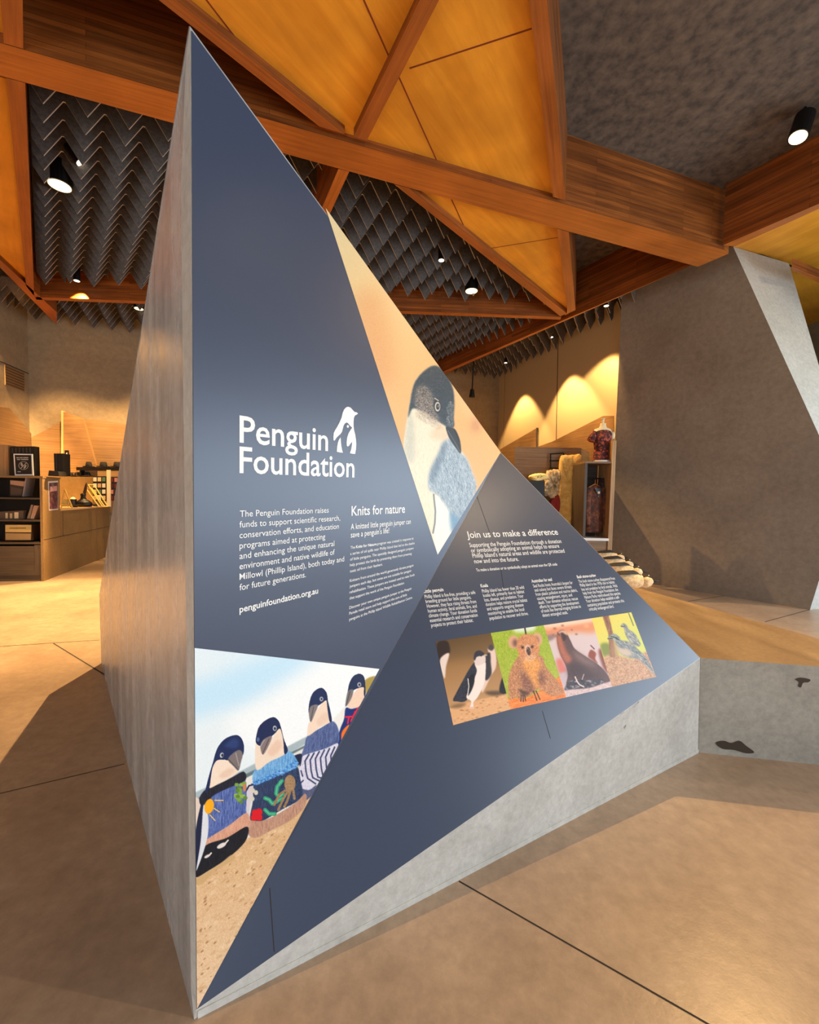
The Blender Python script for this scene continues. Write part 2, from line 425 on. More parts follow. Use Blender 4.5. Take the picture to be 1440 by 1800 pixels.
CELLS = [
    ('left', cell('A', [(47, 152), (300, 217), (592, 297), (492, 537), (63, 521)]), (-2.166, 2.873), -.0558,
     'dark grey zigzag felt baffle in the ceiling field left of the wedge'),
    ('right', cell('B', [(616, 303), (690, 324), (983, 555), (702, 544), (508, 537)]), (-.407, 3.44), -.013,
     'dark grey zigzag felt baffle in the ceiling field right of the wedge edge'),
    ('far', cell('C', None, [farL[:2], lb_r[:2], on_z(785, 648, ZB)[:2], on_z(785, 648, ZB)[:2] + d_rb[:2] * 6, np.array([-9.5, 8.5])]), (-.407, 3.44), -.013,
     'dark grey zigzag felt baffle in the far ceiling field beyond the long thin beam'),
    ('wall', cell('D', None, [on_z(1096, 524, ZB)[:2], on_z(785, 656, ZB)[:2], on_z(785, 656, ZB)[:2] + d_rb[:2] * 6, np.array([4.2, 14.0]), np.array([4.6, 8.2])]), (-.407, 3.44), -.013,
     'dark grey zigzag felt baffle hanging along the right shop wall'),
]
PER, STEP = .232 * K, .1755 * K
def row_clip(P, o, d):
    lo, hi = -1e9, 1e9
    n = len(P); A = sum(P[i][0] * P[(i + 1) % n][1] - P[(i + 1) % n][0] * P[i][1] for i in range(n))
    for i in range(n):
        p, q = P[i], P[(i + 1) % n]; e = q - p
        nn = np.array([e[1], -e[0]]) * (1 if A > 0 else -1)
        den = np.dot(nn, d); num = np.dot(nn, p - o) - .015 * np.linalg.norm(nn)
        if abs(den) < 1e-9:
            if num < 0: return None
            continue
        if den > 0: hi = min(hi, num / den)
        else: lo = max(lo, num / den)
    return (lo, hi) if hi - lo > .12 else None
def make_baffle(o2, sa, sb, s0, lab, grp):
    ks = []
    k0 = math.floor((sa - s0) / (PER / 2)) - 1; k1 = math.ceil((sb - s0) / (PER / 2)) + 1
    def z_at(s):
        t = ((s - s0) / PER) % 1.0
        t = min(t, 1 - t) * 2
        return ZTIP + (ZPEAK - ZTIP) * min(1.0, t / .94)
    S = [sa]
    for k in range(k0, k1 + 1):
        c = s0 + k * PER / 2
        if k % 2 == 0: S += [c]
        else: S += [c - .03 * PER, c + .03 * PER]
    S = sorted([s for s in S if sa <= s <= sb] + [sb])
    bm = bmesh.new(); T = .014
    n3 = np.array([RN[0], RN[1], 0]) * T / 2
    L = []
    for s in S:
        p = o2 + RE * s; z = z_at(s)
        L.append([bm.verts.new(tuple(np.array([p[0], p[1], zz]) + sg * n3)) for sg in (-1, 1) for zz in (z, ZSH)])
    for i in range(len(L) - 1):
        a, b = L[i], L[i + 1]
        bm.faces.new([a[0], b[0], b[1], a[1]]); bm.faces.new([a[2], a[3], b[3], b[2]])
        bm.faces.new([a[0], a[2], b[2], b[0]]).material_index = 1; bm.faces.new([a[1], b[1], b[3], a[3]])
    for a in (L[0], L[-1]): bm.faces.new([a[0], a[1], a[3], a[2]])
    bmesh.ops.remove_doubles(bm, verts=bm.verts[:], dist=1e-5)
    finish(bm)
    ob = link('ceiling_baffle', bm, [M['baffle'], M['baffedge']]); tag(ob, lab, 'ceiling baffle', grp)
for nm, P, org, sh, lab in CELLS:
    bm = bmesh.new(); add_prism(bm, [(p[0], p[1], ZRIB) for p in P], (0, 0, .05)); finish(bm)
    link('ceiling_lining', bm, M['ribbed'], kind='structure')
    org = np.array([org[0] * K, org[1] * K])
    for j in range(-14, 70):
        o2 = org + RN * STEP * j; r = row_clip(P, o2, RE)
        if r: make_baffle(o2, r[0], r[1], sh * K * j, lab, 'felt baffles in the ' + nm + ' ceiling field')

# ------------------------------------------------------------------ the display wedge
A0 = on_z(341, 1792); D0 = on_z(178, 1166)
uL = unit(D0 - A0); nL = np.array([uL[1], -uL[0], 0.0])
if np.dot(nL, CAMP - A0) < 0: nL = -nL
def left_pl(x, y): return on_pl(x, y, A0, nL)
LSTRIP = [left_pl(*p) for p in ((332, 46), (326, 120), (318.5, 330), (320.5, 560), (326, 1000), (331, 1400), (336, 1740))]
DT = left_pl(174.5, 1045)
# right hand faces: directions measured from the photo strip printed on the lower face
dh = unit(ray(2516, 865.3)); du = unit(ray(326, -951))
nLow = unit(np.cross(dh, du));
if nLow[2] < 0: nLow = -nLow
uA = A0 + 0; dA = ray(345, 1775)
tA = np.dot(A0[:2], dA[:2]) / np.dot(dA[:2], dA[:2]); A = CAMP + dA * tA
def low(x, y, off=0.0): return on_pl(x, y, A, nLow) + nLow * off
B = low(880, 795); C = low(1231, 1157); C0 = on_z(1227, 1323)
dT = ray(334, 46); tT = np.dot(A0[:2], dT[:2]) / np.dot(dT[:2], dT[:2]); T = CAMP + dT * tT
nUp = unit(np.cross(B - A, T - A))
if np.dot(nUp, CAMP - A) < 0: nUp = -nUp
def up(x, y, off=0.0): return on_pl(x, y, A, nUp) + nUp * off
G = np.array([1.0, 3.35, 0.0])
wedge = empty('display_wedge', (0.2, 2.4, 0), 'tall faceted concrete wedge with navy printed panels about penguins, rising to a sharp tip', 'display')
bm = bmesh.new()
V = {}
def v(n, p): V[n] = bm.verts.new(tuple(p)); return V[n]
for n, p in (('A0', A0), ('D0', D0), ('DT', DT), ('T', T), ('A', A), ('B', B), ('C', C), ('C0', C0), ('G', G)): v(n, p)
S = [bm.verts.new(tuple(p)) for p in LSTRIP]
def fc(vs, mi=0): f = bm.faces.new(vs); f.material_index = mi
fc([V['A0'], V['D0'], V['DT'], S[0]] + S[1:])
fc([S[0], V['DT'], V['T']])
pts = [V['T'], V['A'], V['A0']] + S[::-1]
for i in range(len(S) - 1): fc([V['T'] if i == 0 else MID[i - 1], S[i], S[i + 1]] if False else [V['T'], S[i], S[i + 1]], 1) if i < 0 else None
# chamfer strip between the left face and the panels
E = [T + (A - T) * (k / (len(S) - 1)) for k in range(len(S))]
Ev = [V['T']] + [bm.verts.new(tuple(p)) for p in E[1:-1]] + [V['A']]
for i in range(len(S) - 1): fc([Ev[i], S[i], S[i + 1], Ev[i + 1]], 1)
fc([V['A'], S[-1], V['A0']], 1)
fc([V['A0'], V['C0'], V['C'], V['A']], 1)
fc(Ev[::-1] + [V['B']])
fc([V['A'], V['C'], V['B']])
fc([V['T'], V['B'], V['DT']]); fc([V['DT'], V['B'], V['G'], V['D0']]); fc([V['B'], V['C'], V['C0'], V['G']])
fc([V['A0'], V['D0'], V['G'], V['C0']])
finish(bm)
link('concrete_body', bm, [M['wedge'], M['plinth']], wedge)
bm = bmesh.new()
nf = np.cross(unit(C0 - A0), [0, 0, 1.0]); nf = nf if np.dot(nf, CAMP - A0) > 0 else -nf
a = A0 + nf * .001; b = C0 + nf * .001
add_prism(bm, [a + unit(C0 - A0) * .01, b, b + nf * .003, a + unit(C0 - A0) * .01 + nf * .003], (0, 0, .022))
finish(bm); link('base_lip', bm, M['plinth'], wedge)
def slab_poly(name, fn, pts, mat, parent, o1, o0=0.0):
    bm = bmesh.new(); P0 = [fn(*p, o0) for p in pts]; n = fn(*pts[0], 1.0) - fn(*pts[0], 0.0)
    add_prism(bm, P0, n * (o1 - o0)); finish(bm); return link(name, bm, mat, parent)
upper = slab_poly('upper_panel', up, [(336, 55), (879, 795), (345.5, 1772), (341, 1140)], M['navy'], wedge, .003, .0005)
tag(upper, 'upper navy printed panel with white lettering')
lower = slab_poly('lower_panel', low, [(346, 1773), (880, 797), (1230, 1156.5)], M['navy'], wedge, .003, .0005)
tag(lower, 'lower navy printed panel with a strip of four animal photos')
for nm, px in (('panel_seam', [(838, 873), (861, 938)]), ('panel_seam', [(880, 1000), (886, 1040)]), ('panel_seam', [(953, 1250), (967, 1298)]), ('panel_seam', [(474, 1560), (482, 1672)])):
    a, b = low(*px[0], .0031), low(*px[1], .0031); s = unit(np.cross(b - a, nLow)) * .0012
    bm = bmesh.new(); add_prism(bm, [a - s, a + s, b + s, b - s], nLow * .0004); finish(bm); link(nm, bm, M['joint'], lower)

from mathutils.geometry import tessellate_polygon
# ------------------------------------------------------------------ lettering set on the two printed panels
FONT = bpy.data.fonts.load('<builtin>') if '<builtin>' in bpy.data.fonts else None
def text_geo(s, bold=0.0):
    c = bpy.data.curves.new('t', 'FONT'); c.body = s; c.size = 1.0; c.resolution_u = 3; c.offset = bold
    o = bpy.data.objects.new('t', c); COL.objects.link(o)
    bpy.context.view_layer.update()
    dg = bpy.context.evaluated_depsgraph_get()
    me = o.evaluated_get(dg).to_mesh()
    vs = np.array([v_.co[:2] for v_ in me.vertices]) if len(me.vertices) else np.zeros((0, 2))
    fs = [list(p.vertices) for p in me.polygons]
    o.evaluated_get(dg).to_mesh_clear()
    bpy.data.objects.remove(o, do_unlink=True); bpy.data.curves.remove(c)
    return vs, fs
_cap = text_geo('H')[0][:, 1].max()
def set_line(bm, s, fn, pl, pr, ptop, off=.0036, bold=0.0, upv=None, capm=None):
    """baseline from pl to pr, cap height towards ptop (or upv * capm)"""
    vs, fs = text_geo(s, bold)
    x0, x1 = vs[:, 0].min(), vs[:, 0].max()
    P0, P1 = fn(*pl, off), fn(*pr, off); X = P1 - P0
    Y = (fn(*ptop, off) - P0) if upv is None else upv * capm
    bv = [bm.verts.new(tuple(P0 + X * ((x - x0) / (x1 - x0)) + Y * (y / _cap))) for x, y in vs]
    for f in fs:
        try: bm.faces.new([bv[i] for i in f])
        except ValueError: pass
def block(name, parent, fn, lines, sc, ox, oy, cap_px=None, upv=None, capm=None, bold=0.0, mat='paper'):
    bm = bmesh.new()
    for ln in lines:
        s, x, y, x2, y2 = ln[:5]
        pl = (ox + x / sc, oy + y / sc); pr = (ox + x2 / sc, oy + y2 / sc)
        b = ln[5] if len(ln) > 5 else bold
        set_line(bm, s, fn, pl, pr, (pl[0], pl[1] - (cap_px or 0) / sc), upv=upv, capm=capm, bold=b)
    o = link(name, bm, M[mat], parent); return o
block('title_lettering', upper, up, [('Penguin', 288, 350, 848, 405, .012)], 3.6, 340, 680, cap_px=166)
block('title_lettering', upper, up, [('Foundation', 288, 543, 1015, 572, .012)], 3.6, 340, 680, cap_px=163)
block('paragraph_lettering', upper, up, [
    ('The Penguin Foundation raises', 290, 823, 852, 795), ('funds to support scientific research,', 288, 890, 925, 845),
    ('conservation efforts, and education', 288, 958, 917, 897), ('programs aimed at protecting', 288, 1024, 830, 962),
    ('and enhancing the unique natural', 288, 1090, 888, 1006), ('environment and native wildlife of', 288, 1155, 890, 1060),
    ('Millowl (Phillip Island), both today and', 288, 1221, 950, 1103), ('for future generations.', 288, 1288, 708, 1203)], 3.6, 340, 680, cap_px=40, bold=.002)
block('web_lettering', upper, up, [('penguinfoundation.org.au', 288, 1428, 785, 1305, .016)], 3.6, 340, 680, cap_px=41)
block('heading_lettering', upper, up, [('Knits for nature', 997, 815, 1335, 796, .012)], 3.6, 340, 680, cap_px=60)
block('intro_lettering', upper, up, [('A knitted little penguin jumper can', 992, 903, 1372, 866), ("save a penguin's life!", 992, 954, 1235, 924)], 3.6, 340, 680, cap_px=36, bold=.006)
PS = 1145 / 140
block('paragraph_lettering', upper, up, [
    ('The', 122, 695, 190, 685), ('Knits for Nature', 203, 683, 498, 641, .02), ('program was created in response to', 508, 640, 1030, 558),
    ('a series of oil spills near Phillip Island that led to the deaths', 120, 782, 1045, 625),
    ('of little penguins. The specially designed penguin jumpers', 118, 863, 1030, 697), ('help protect the birds by preventing them from preening', 115, 945, 1003, 775),
    ('toxic oil from their feathers.', 115, 1033, 585, 930)], PS, 600, 880, cap_px=40, bold=.004)
block('paragraph_lettering', upper, up, [('Knitters from around the world generously donate penguin', 113, 1170, 1030, 943),
    ('jumpers each day, but some are not suitable for penguin', 112, 1250, 997, 1020), ('rehabilitation. These jumpers are instead used to raise funds', 110, 1335, 1045, 1078),
    ('that support the work of the Penguin Foundation.', 110, 1422, 900, 1195)], PS, 600, 880, cap_px=40, bold=.004)
block('paragraph_lettering', upper, up, [('Discover your own unique penguin jumper at the Penguin', 108, 1558, 1000, 1275),
    ('Parade retail store and help support the care of little', 106, 1640, 935, 1365), ('penguins at the Phillip Island Wildlife Rehabilitation Centre.', 106, 1725, 1015, 1403)],
    PS, 600, 880, cap_px=40, bold=.004)
LUP = du if np.dot(du, [0, 0, 1]) > 0 else -du
LUP = unit(low(765.2, 1128.1) - low(796.2, 1274.8))
def lowtext(name, lines, sc, ox, oy, cap, bold=.006):
    return block(name, lower, low, lines, sc, ox, oy, upv=LUP, capm=cap, bold=bold)
lowtext('heading_lettering', [('Join us to make a difference', 323, 123, 750, 107)], 1440 / 540, 700, 900, .036, .012)
lowtext('intro_lettering', [('Supporting the Penguin Foundation through a donation', 335, 166, 765, 146), ('or symbolically adopting an animal helps to ensure', 342, 191, 755, 168),
    ("Phillip Island's natural areas and wildlife are protected", 349, 216, 780, 191), ('now and into the future.', 357, 242, 565, 230)], 1440 / 540, 700, 900, .023)
lowtext('note_lettering', [('To make a donation or to symbolically adopt an animal scan the QR code', 366, 280, 745, 251)], 1440 / 540, 700, 900, .015, .012)
S4 = 1440 / 380
lowtext('column_lettering', [('Little penguin', 18, 162, 150, 149, .02), ('Phillip Island is fox-free, providing a safe', 25, 198, 362, 167), ('breeding ground for little penguins.', 32, 229, 335, 200),
    ('However, they face rising threats from', 40, 261, 368, 228), ('human activity, feral animals, fire, and', 47, 293, 372, 258), ('climate change. Your donation funds', 53, 325, 373, 288),
    ('essential research and conservation', 60, 357, 378, 318), ('projects to protect their habitat.', 68, 389, 348, 353)], S4, 740, 1000, .0165, .004)
lowtext('column_lettering', [('Koala', 398, 125, 447, 120, .02), ('Phillip Island has fewer than 20 wild', 407, 160, 687, 133), ('koalas left, primarily due to habitat', 415, 189, 688, 161),
    ('loss, disease, and predation. Your', 423, 219, 683, 190), ('donation helps restore crucial habitat', 432, 249, 708, 218), ('and supports ongoing disease', 440, 279, 683, 249),
    ('monitoring to enable the local', 448, 310, 688, 279), ('population to recover and thrive.', 457, 341, 715, 307)], S4, 740, 1000, .0165, .004)
lowtext('column_lettering', [('Australian fur seal', 737, 93, 873, 80, .02), ("Seal Rocks hosts Australia's largest fur", 748, 125, 1010, 101), ('seal colony but faces severe threats', 757, 153, 1003, 128),
    ('from plastic pollution and marine debris,', 765, 181, 1042, 152), ('causing entanglement, injury, and', 774, 209, 1007, 183), ('death. Your donation enhances rescue', 783, 237, 1045, 207),
    ('efforts by supporting the development', 792, 265, 1053, 234), ('of tools like thermal-imaging drones to', 801, 293, 1065, 259), ('detect entangled seals.', 810, 321, 978, 300)], S4, 740, 1000, .0165, .004)
lowtext('column_lettering', [('Bush stone-curlew', 1040, 64, 1165, 52, .02), ('The bush stone-curlew disappeared from', 1050, 94, 1292, 72), ('Phillip Island in the 1970s due to habitat', 1060, 120, 1290, 97),
    ('loss and predation by feral animals. With', 1070, 147, 1308, 122), ('help from the Penguin Foundation, the', 1080, 173, 1313, 147), ('Nature Parks reintroduced this species.', 1090, 200, 1330, 171),
    ('Your donation helps establish a self-', 1100, 226, 1322, 198), ('sustaining population and protects this', 1110, 253, 1353, 221), ('critically endangered bird.', 1120, 280, 1285, 259)], S4, 740, 1000, .0165, .004)
# penguin emblem beside the title (outlines sighted on the panel)
def em(pts): return [(570 + x / 16.36, 700 + y / 16.36) for x, y in pts]
def smooth_px(pts, n=6):
    P = np.array(pts, float); N = len(P); out = []
    for i in range(N):
        a, b, c, d = P[i - 1], P[i], P[(i + 1) % N], P[(i + 2) % N]
        for k in range(n):
            t = k / n; out.append(.5 * ((2 * b) + (c - a) * t + (2 * a - 5 * b + 4 * c - d) * t * t + (-a + 3 * b - 3 * c + d) * t ** 3))
    return [tuple(p) for p in out]
def flat(name, parent, fn, polys, mat, o0, o1):
    bm = bmesh.new()
    for P in polys:
        W_ = [fn(*p, o1) for p in P]; vs_ = [bm.verts.new(tuple(p)) for p in W_]
        for tri in tessellate_polygon([[Vector((p[0], p[1], 0)) for p in P]]): bm.faces.new([vs_[i] for i in tri])
    finish(bm); return link(name, bm, M[mat], parent)
big = [(255, 1000), (300, 910), (350, 830), (420, 700), (480, 560), (510, 430), (550, 330), (610, 265), (670, 248), (740, 275), (800, 340), (855, 400), (910, 408), (955, 445), (915, 475),
       (865, 500), (835, 570), (825, 680), (825, 800), (840, 920), (875, 1060), (895, 1200), (903, 1330), (893, 1480), (870, 1607), (795, 1600), (718, 1582), (755, 1470), (775, 1340), (782, 1255),
       (735, 1310), (690, 1375), (655, 1392), (628, 1365), (625, 1270), (640, 1130), (680, 1010), (740, 910), (785, 850), (765, 830), (725, 800), (690, 750), (650, 710), (615, 702), (570, 735), (535, 800), (515, 880),
       (490, 970), (450, 1030), (380, 1090), (325, 1150), (290, 1210), (268, 1225), (247, 1200), (245, 1100)]
foot = [(448, 1130), (400, 1200), (370, 1290), (352, 1400), (343, 1540), (430, 1562), (522, 1568), (495, 1490), (475, 1390), (463, 1270), (455, 1160)]
eye = [(660, 765), (690, 800), (688, 840), (660, 858), (632, 838), (630, 795)]
flat('penguin_emblem', upper, up, [em(big), em(foot), em(eye)], 'paper', .003, .0038)

# ------------------------------------------------------------------ printed photographs: ink mixed in numpy, laid on fine meshes
class Ink:
    def __init__(s, x0, y0, x1, y1, base, k=2.5):
        s.x0, s.y0, s.k = x0, y0, k
        s.w = int((x1 - x0) * k) + 1; s.h = int((y1 - y0) * k) + 1
        s.a = np.zeros((s.h, s.w, 3)) + np.array(base, float)
        s.X, s.Y = np.meshgrid(x0 + np.arange(s.w) / k, y0 + np.arange(s.h) / k)
        s.sc, s.ox, s.oy = 1.0, 0.0, 0.0
    def frame(s, sc, ox, oy): s.sc, s.ox, s.oy = sc, ox, oy; return s
    def P(s, pts): return np.array([(s.ox + x / s.sc, s.oy + y / s.sc) for x, y in pts], float)
    @staticmethod
    def blur(m, r):
        r = int(r)
        if r < 1: return m
        for ax in (0, 1):
            for _ in range(2):
                p = np.concatenate([np.repeat(np.take(m, [0], ax), r + 1, ax), m, np.repeat(np.take(m, [-1], ax), r, ax)], ax)
                c = np.cumsum(p, ax); n = m.shape[ax]
                m = (np.take(c, range(2 * r + 1, 2 * r + 1 + n), ax) - np.take(c, range(0, n), ax)) / (2 * r + 1)
        return m
    def mask(s, pts, smooth=True, feather=0.4):
        P = s.P(pts)
        if smooth: P = np.array(smooth_px(P, 5))
        m = np.zeros((s.h, s.w)); lo = P.min(0); hi = P.max(0)
        i0 = max(0, int((lo[1] - s.y0) * s.k) - 1); i1 = min(s.h, int((hi[1] - s.y0) * s.k) + 2)
        j0 = max(0, int((lo[0] - s.x0) * s.k) - 1); j1 = min(s.w, int((hi[0] - s.x0) * s.k) + 2)
        if i1 <= i0 or j1 <= j0: return m
        X, Y = s.X[i0:i1, j0:j1], s.Y[i0:i1, j0:j1]; ins = np.zeros(X.shape, bool)
        for k in range(len(P)):
            (xa, ya), (xb, yb) = P[k - 1], P[k]
            if ya == yb: continue
            ins ^= ((ya > Y) != (yb > Y)) & (X < (xb - xa) * (Y - ya) / (yb - ya) + xa)
        m[i0:i1, j0:j1] = ins
        return s.blur(m, feather * s.k) if feather * s.k >= 1 else m
    def put(s, m, col, alpha=1.0):
        m = (m * alpha)[..., None]; s.a = s.a * (1 - m) + np.array(col, float) * m
    def fill(s, pts, col, smooth=True, feather=0.4, alpha=1.0):
        m = s.mask(pts, smooth, feather); s.put(m, col, alpha); return m
    def ell(s, cx, cy, rx, ry, col, rot=0, feather=.4, alpha=1.0):
        t = np.linspace(0, 2 * np.pi, 20, endpoint=False); c, n = math.cos(rot), math.sin(rot)
        return s.fill([(cx + rx * math.cos(q) * c - ry * math.sin(q) * n, cy + rx * math.cos(q) * n + ry * math.sin(q) * c) for q in t], col, True, feather, alpha)
    def grad(s, p, q, cp, cq, m=None, alpha=1.0):
        p, q = s.P([p, q]); d = q - p; t = np.clip(((s.X - p[0]) * d[0] + (s.Y - p[1]) * d[1]) / np.dot(d, d), 0, 1)[..., None]
        g = np.array(cp, float) * (1 - t) + np.array(cq, float) * t
        mm = (np.ones((s.h, s.w)) if m is None else m)[..., None] * alpha; s.a = s.a * (1 - mm) + g * mm
    def line(s, pts, w, col, alpha=1.0, feather=.3):
        P = s.P(pts); w = w / s.sc / 2; m = np.zeros((s.h, s.w))
        for (xa, ya), (xb, yb) in zip(P[:-1], P[1:]):
            dx, dy = xb - xa, yb - ya; L = dx * dx + dy * dy + 1e-9
            t = np.clip(((s.X - xa) * dx + (s.Y - ya) * dy) / L, 0, 1)
            dd = np.hypot(s.X - xa - t * dx, s.Y - ya - t * dy); m = np.maximum(m, np.clip((w - dd) / .4 + .5, 0, 1))
        s.put(m, col, alpha)
    def strokes(s, m, n, length, ang, cols, spread=.3, alpha=.6, width=1):
        """short hair / grain strokes seeded inside mask m; ang: radians or function(x,y)"""
        ii, jj = np.nonzero(m > .5)
        if len(ii) == 0: return
        pk = rng.integers(0, len(ii), n); L = max(2, int(length * s.k))
        a = (ang(jj[pk] / s.k + s.x0, ii[pk] / s.k + s.y0) if callable(ang) else np.full(n, ang)) + rng.normal(0, spread, n)
        cc = np.array(cols, float)[rng.integers(0, len(cols), n)]
        for t in range(L):
            for wd in range(width):
                x = np.clip((jj[pk] + np.cos(a) * t - np.sin(a) * wd).astype(int), 0, s.w - 1)
                y = np.clip((ii[pk] + np.sin(a) * t + np.cos(a) * wd).astype(int), 0, s.h - 1)
                f = (m[y, x] * alpha * (1 - .5 * t / L))[:, None]
                s.a[y, x] = s.a[y, x] * (1 - f) + cc * f
    def noise(s, m, amp, r=1):
        n = s.blur(rng.normal(0, 1, (s.h, s.w)), r); n /= n.std() + 1e-9
        s.a = s.a + (n * amp * (1 if m is None else m))[..., None]
    def blobs(s, m, n, rmin, rmax, cols, alpha=.5, flat=.5, rot=0.0):
        ii, jj = np.nonzero(m > .5)
        if len(ii) == 0: return
        acc = np.zeros((s.h, s.w)); 
        for _ in range(n):
            k = rng.integers(0, len(ii)); cx, cy = jj[k], ii[k]; r = rng.uniform(rmin, rmax) * s.k; col = cols[rng.integers(0, len(cols))]
            R = int(r) + 1; i0, i1, j0, j1 = max(0, cy - R), min(s.h, cy + R), max(0, cx - R), min(s.w, cx + R)
            if i1 <= i0 or j1 <= j0: continue
            yy, xx = np.mgrid[i0:i1, j0:j1]; u = (xx - cx) * math.cos(rot) + (yy - cy) * math.sin(rot); v_ = -(xx - cx) * math.sin(rot) + (yy - cy) * math.cos(rot)
            f = np.clip(1.4 - np.hypot(u, v_ / flat) / r, 0, 1) * alpha * m[i0:i1, j0:j1]
            s.a[i0:i1, j0:j1] = s.a[i0:i1, j0:j1] * (1 - f[..., None]) + np.array(col, float) * f[..., None]
    def sample(s, x, y):
        u = np.clip((x - s.x0) * s.k, 0, s.w - 1.001); v_ = np.clip((y - s.y0) * s.k, 0, s.h - 1.001)
        i, j = v_.astype(int), u.astype(int); fu, fv = (u - j)[:, None], (v_ - i)[:, None]; A_ = s.a
        return (A_[i, j] * (1 - fu) + A_[i, j + 1] * fu) * (1 - fv) + (A_[i + 1, j] * (1 - fu) + A_[i + 1, j + 1] * fu) * fv
PRINT_GAIN = 0.95
def print_mesh(name, ink, corners, fn, parent, off, res=0.8, label=None, con=1.0, gain=1.0):
    """corners: four sighted corners tl,tr,br,bl of the printed area (two may coincide)"""
    tl_, tr_, br_, bl_ = [np.array(c, float) for c in corners]
    nu = int(max(np.linalg.norm(tr_ - tl_), np.linalg.norm(br_ - bl_)) / res) + 2
    nv = int(max(np.linalg.norm(bl_ - tl_), np.linalg.norm(br_ - tr_)) / res) + 2
    u, v_ = np.meshgrid(np.linspace(0, 1, nu), np.linspace(0, 1, nv)); u = u.ravel()[:, None]; v_ = v_.ravel()[:, None]
    px = (tl_ * (1 - u) + tr_ * u) * (1 - v_) + (bl_ * (1 - u) + br_ * u) * v_
    P0 = fn(720, 900); n = unit(fn(720, 900, 1.0) - P0)
    D = (px[:, :1] - 720) / F * right + (px[:, 1:] - 900) / F * down + fwd
    W3 = CAMP + D * (np.dot(P0 - CAMP, n) / (D @ n))[:, None] + n * off
    col = np.clip(((ink.sample(px[:, 0], px[:, 1]) - 128) * con + 128) * gain, 0, 255) / 255.0
    col = np.where(col <= .04045, col / 12.92, ((col + .055) / 1.055) ** 2.4) * PRINT_GAIN
    i, j = np.meshgrid(np.arange(nv - 1), np.arange(nu - 1), indexing='ij'); q = (i * nu + j).ravel()
    faces = np.stack([q, q + nu, q + nu + 1, q + 1], 1)
    me = bpy.data.meshes.new(name); me.vertices.add(len(W3)); me.vertices.foreach_set('co', W3.ravel())
    me.loops.add(faces.size); me.loops.foreach_set('vertex_index', faces.ravel().astype(np.int32))
    me.polygons.add(len(faces)); me.polygons.foreach_set('loop_start', np.arange(0, faces.size, 4, dtype=np.int32))
    me.update(calc_edges=True)
    at = me.color_attributes.new('ink', 'FLOAT_COLOR', 'POINT')
    at.data.foreach_set('color', np.concatenate([col, np.ones((len(col), 1))], 1).astype(np.float32).ravel())
    me.materials.append(M['print']); o = bpy.data.objects.new(name, me); COL.objects.link(o)
    o.parent = parent; o.matrix_parent_inverse = parent_matrix(parent).inverted()
    if label: o['label'] = label
    return o
PIa = math.pi
# --- beach photo with four penguins in knitted jumpers
I = Ink(335, 1130, 675, 1780, (232, 239, 240))
I.frame(1069 / 190, 330, 1140)
I.grad((60, 300), (700, -200), (228, 236, 236), (214, 232, 240))
m = I.fill([(-200, 420), (300, 250), (700, 110), (1100, 20), (1400, 60), (900, 330), (650, 520), (300, 620), (-200, 720)], (196, 226, 241), feather=14)
I.fill([(400, 700), (900, 400), (1500, -50), (2000, 0), (1700, 700), (1000, 1100), (500, 900)], (246, 246, 242), feather=16, alpha=.85)
I.frame(2.646, 330, 1120)
I.fill([(0, 735), (250, 617), (560, 455), (700, 395), (700, 420), (555, 490), (270, 648), (0, 780)], (170, 184, 186), smooth=False, feather=1)
I.fill([(0, 768), (260, 638), (545, 500), (545, 512), (265, 656), (0, 790)], (104, 120, 124), smooth=False, feather=.8)
I.fill([(0, 790), (265, 656), (545, 512), (600, 560), (520, 780), (100, 1060), (0, 1100)], (226, 222, 212), smooth=False, feather=1)
sand = I.fill([(-20, 1160), (60, 1090), (190, 985), (300, 920), (440, 850), (540, 760), (640, 640), (640, 1000), (0, 1800), (-20, 1800)], (224, 188, 146), smooth=False, feather=.8)
I.grad((100, 1000), (60, 1700), (218, 178, 132), (236, 204, 168), sand, .8)
I.blobs(sand, 260, 3, 9, [(238, 210, 172), (204, 162, 118), (212, 172, 128)], .5, .35, -.6)
I.blobs(sand, 130, 1.5, 4, [(168, 122, 84), (150, 106, 72), (190, 140, 98)], .8, .4, -.75)
I.noise(sand, 5, 1)
I.fill([(600, 780), (540, 800), (480, 900), (420, 960), (520, 860)], (206, 150, 84), feather=2, alpha=.6)
def rib(m, ang, n, cols, L=9): I.strokes(m, n, L, ang, cols, .05, .75)
# penguin far right (clipped by the fold)
I.frame(1059 / 200, 480, 1120)
I.fill([(850, 400), (950, 360), (960, 420), (880, 500), (845, 525)], (176, 152, 78), feather=.8)
I.fill([(555, 780), (620, 690), (670, 650), (660, 760), (605, 865)], (236, 232, 222))
m = I.fill([(672, 655), (730, 665), (810, 632), (760, 760), (660, 950), (590, 1030), (590, 960), (620, 850), (655, 760)], (32, 52, 116))
for q in ([(670, 740), (740, 735), (790, 650)], [(690, 800), (700, 745)], [(720, 780), (760, 690)], [(680, 860), (750, 790)]): I.line(q, 14, (232, 40, 66))
I.fill([(640, 870), (700, 810), (690, 870), (640, 960), (628, 930)], (240, 120, 40))
I.fill([(688, 648), (712, 580), (780, 478), (845, 458), (848, 560), (800, 640), (740, 660)], (240, 208, 182))
I.fill([(688, 560), (698, 450), (738, 365), (798, 338), (842, 368), (855, 460), (852, 560), (838, 520), (838, 465), (790, 472), (735, 500)], (38, 52, 84), feather=.3)
I.fill([(668, 645), (690, 505), (742, 488), (722, 570)], (126, 118, 116)); I.line([(676, 630), (712, 500)], 6, (70, 66, 70))
I.ell(797, 440, 18, 22, (196, 196, 200)); I.ell(798, 440, 9, 12, (20, 24, 40))
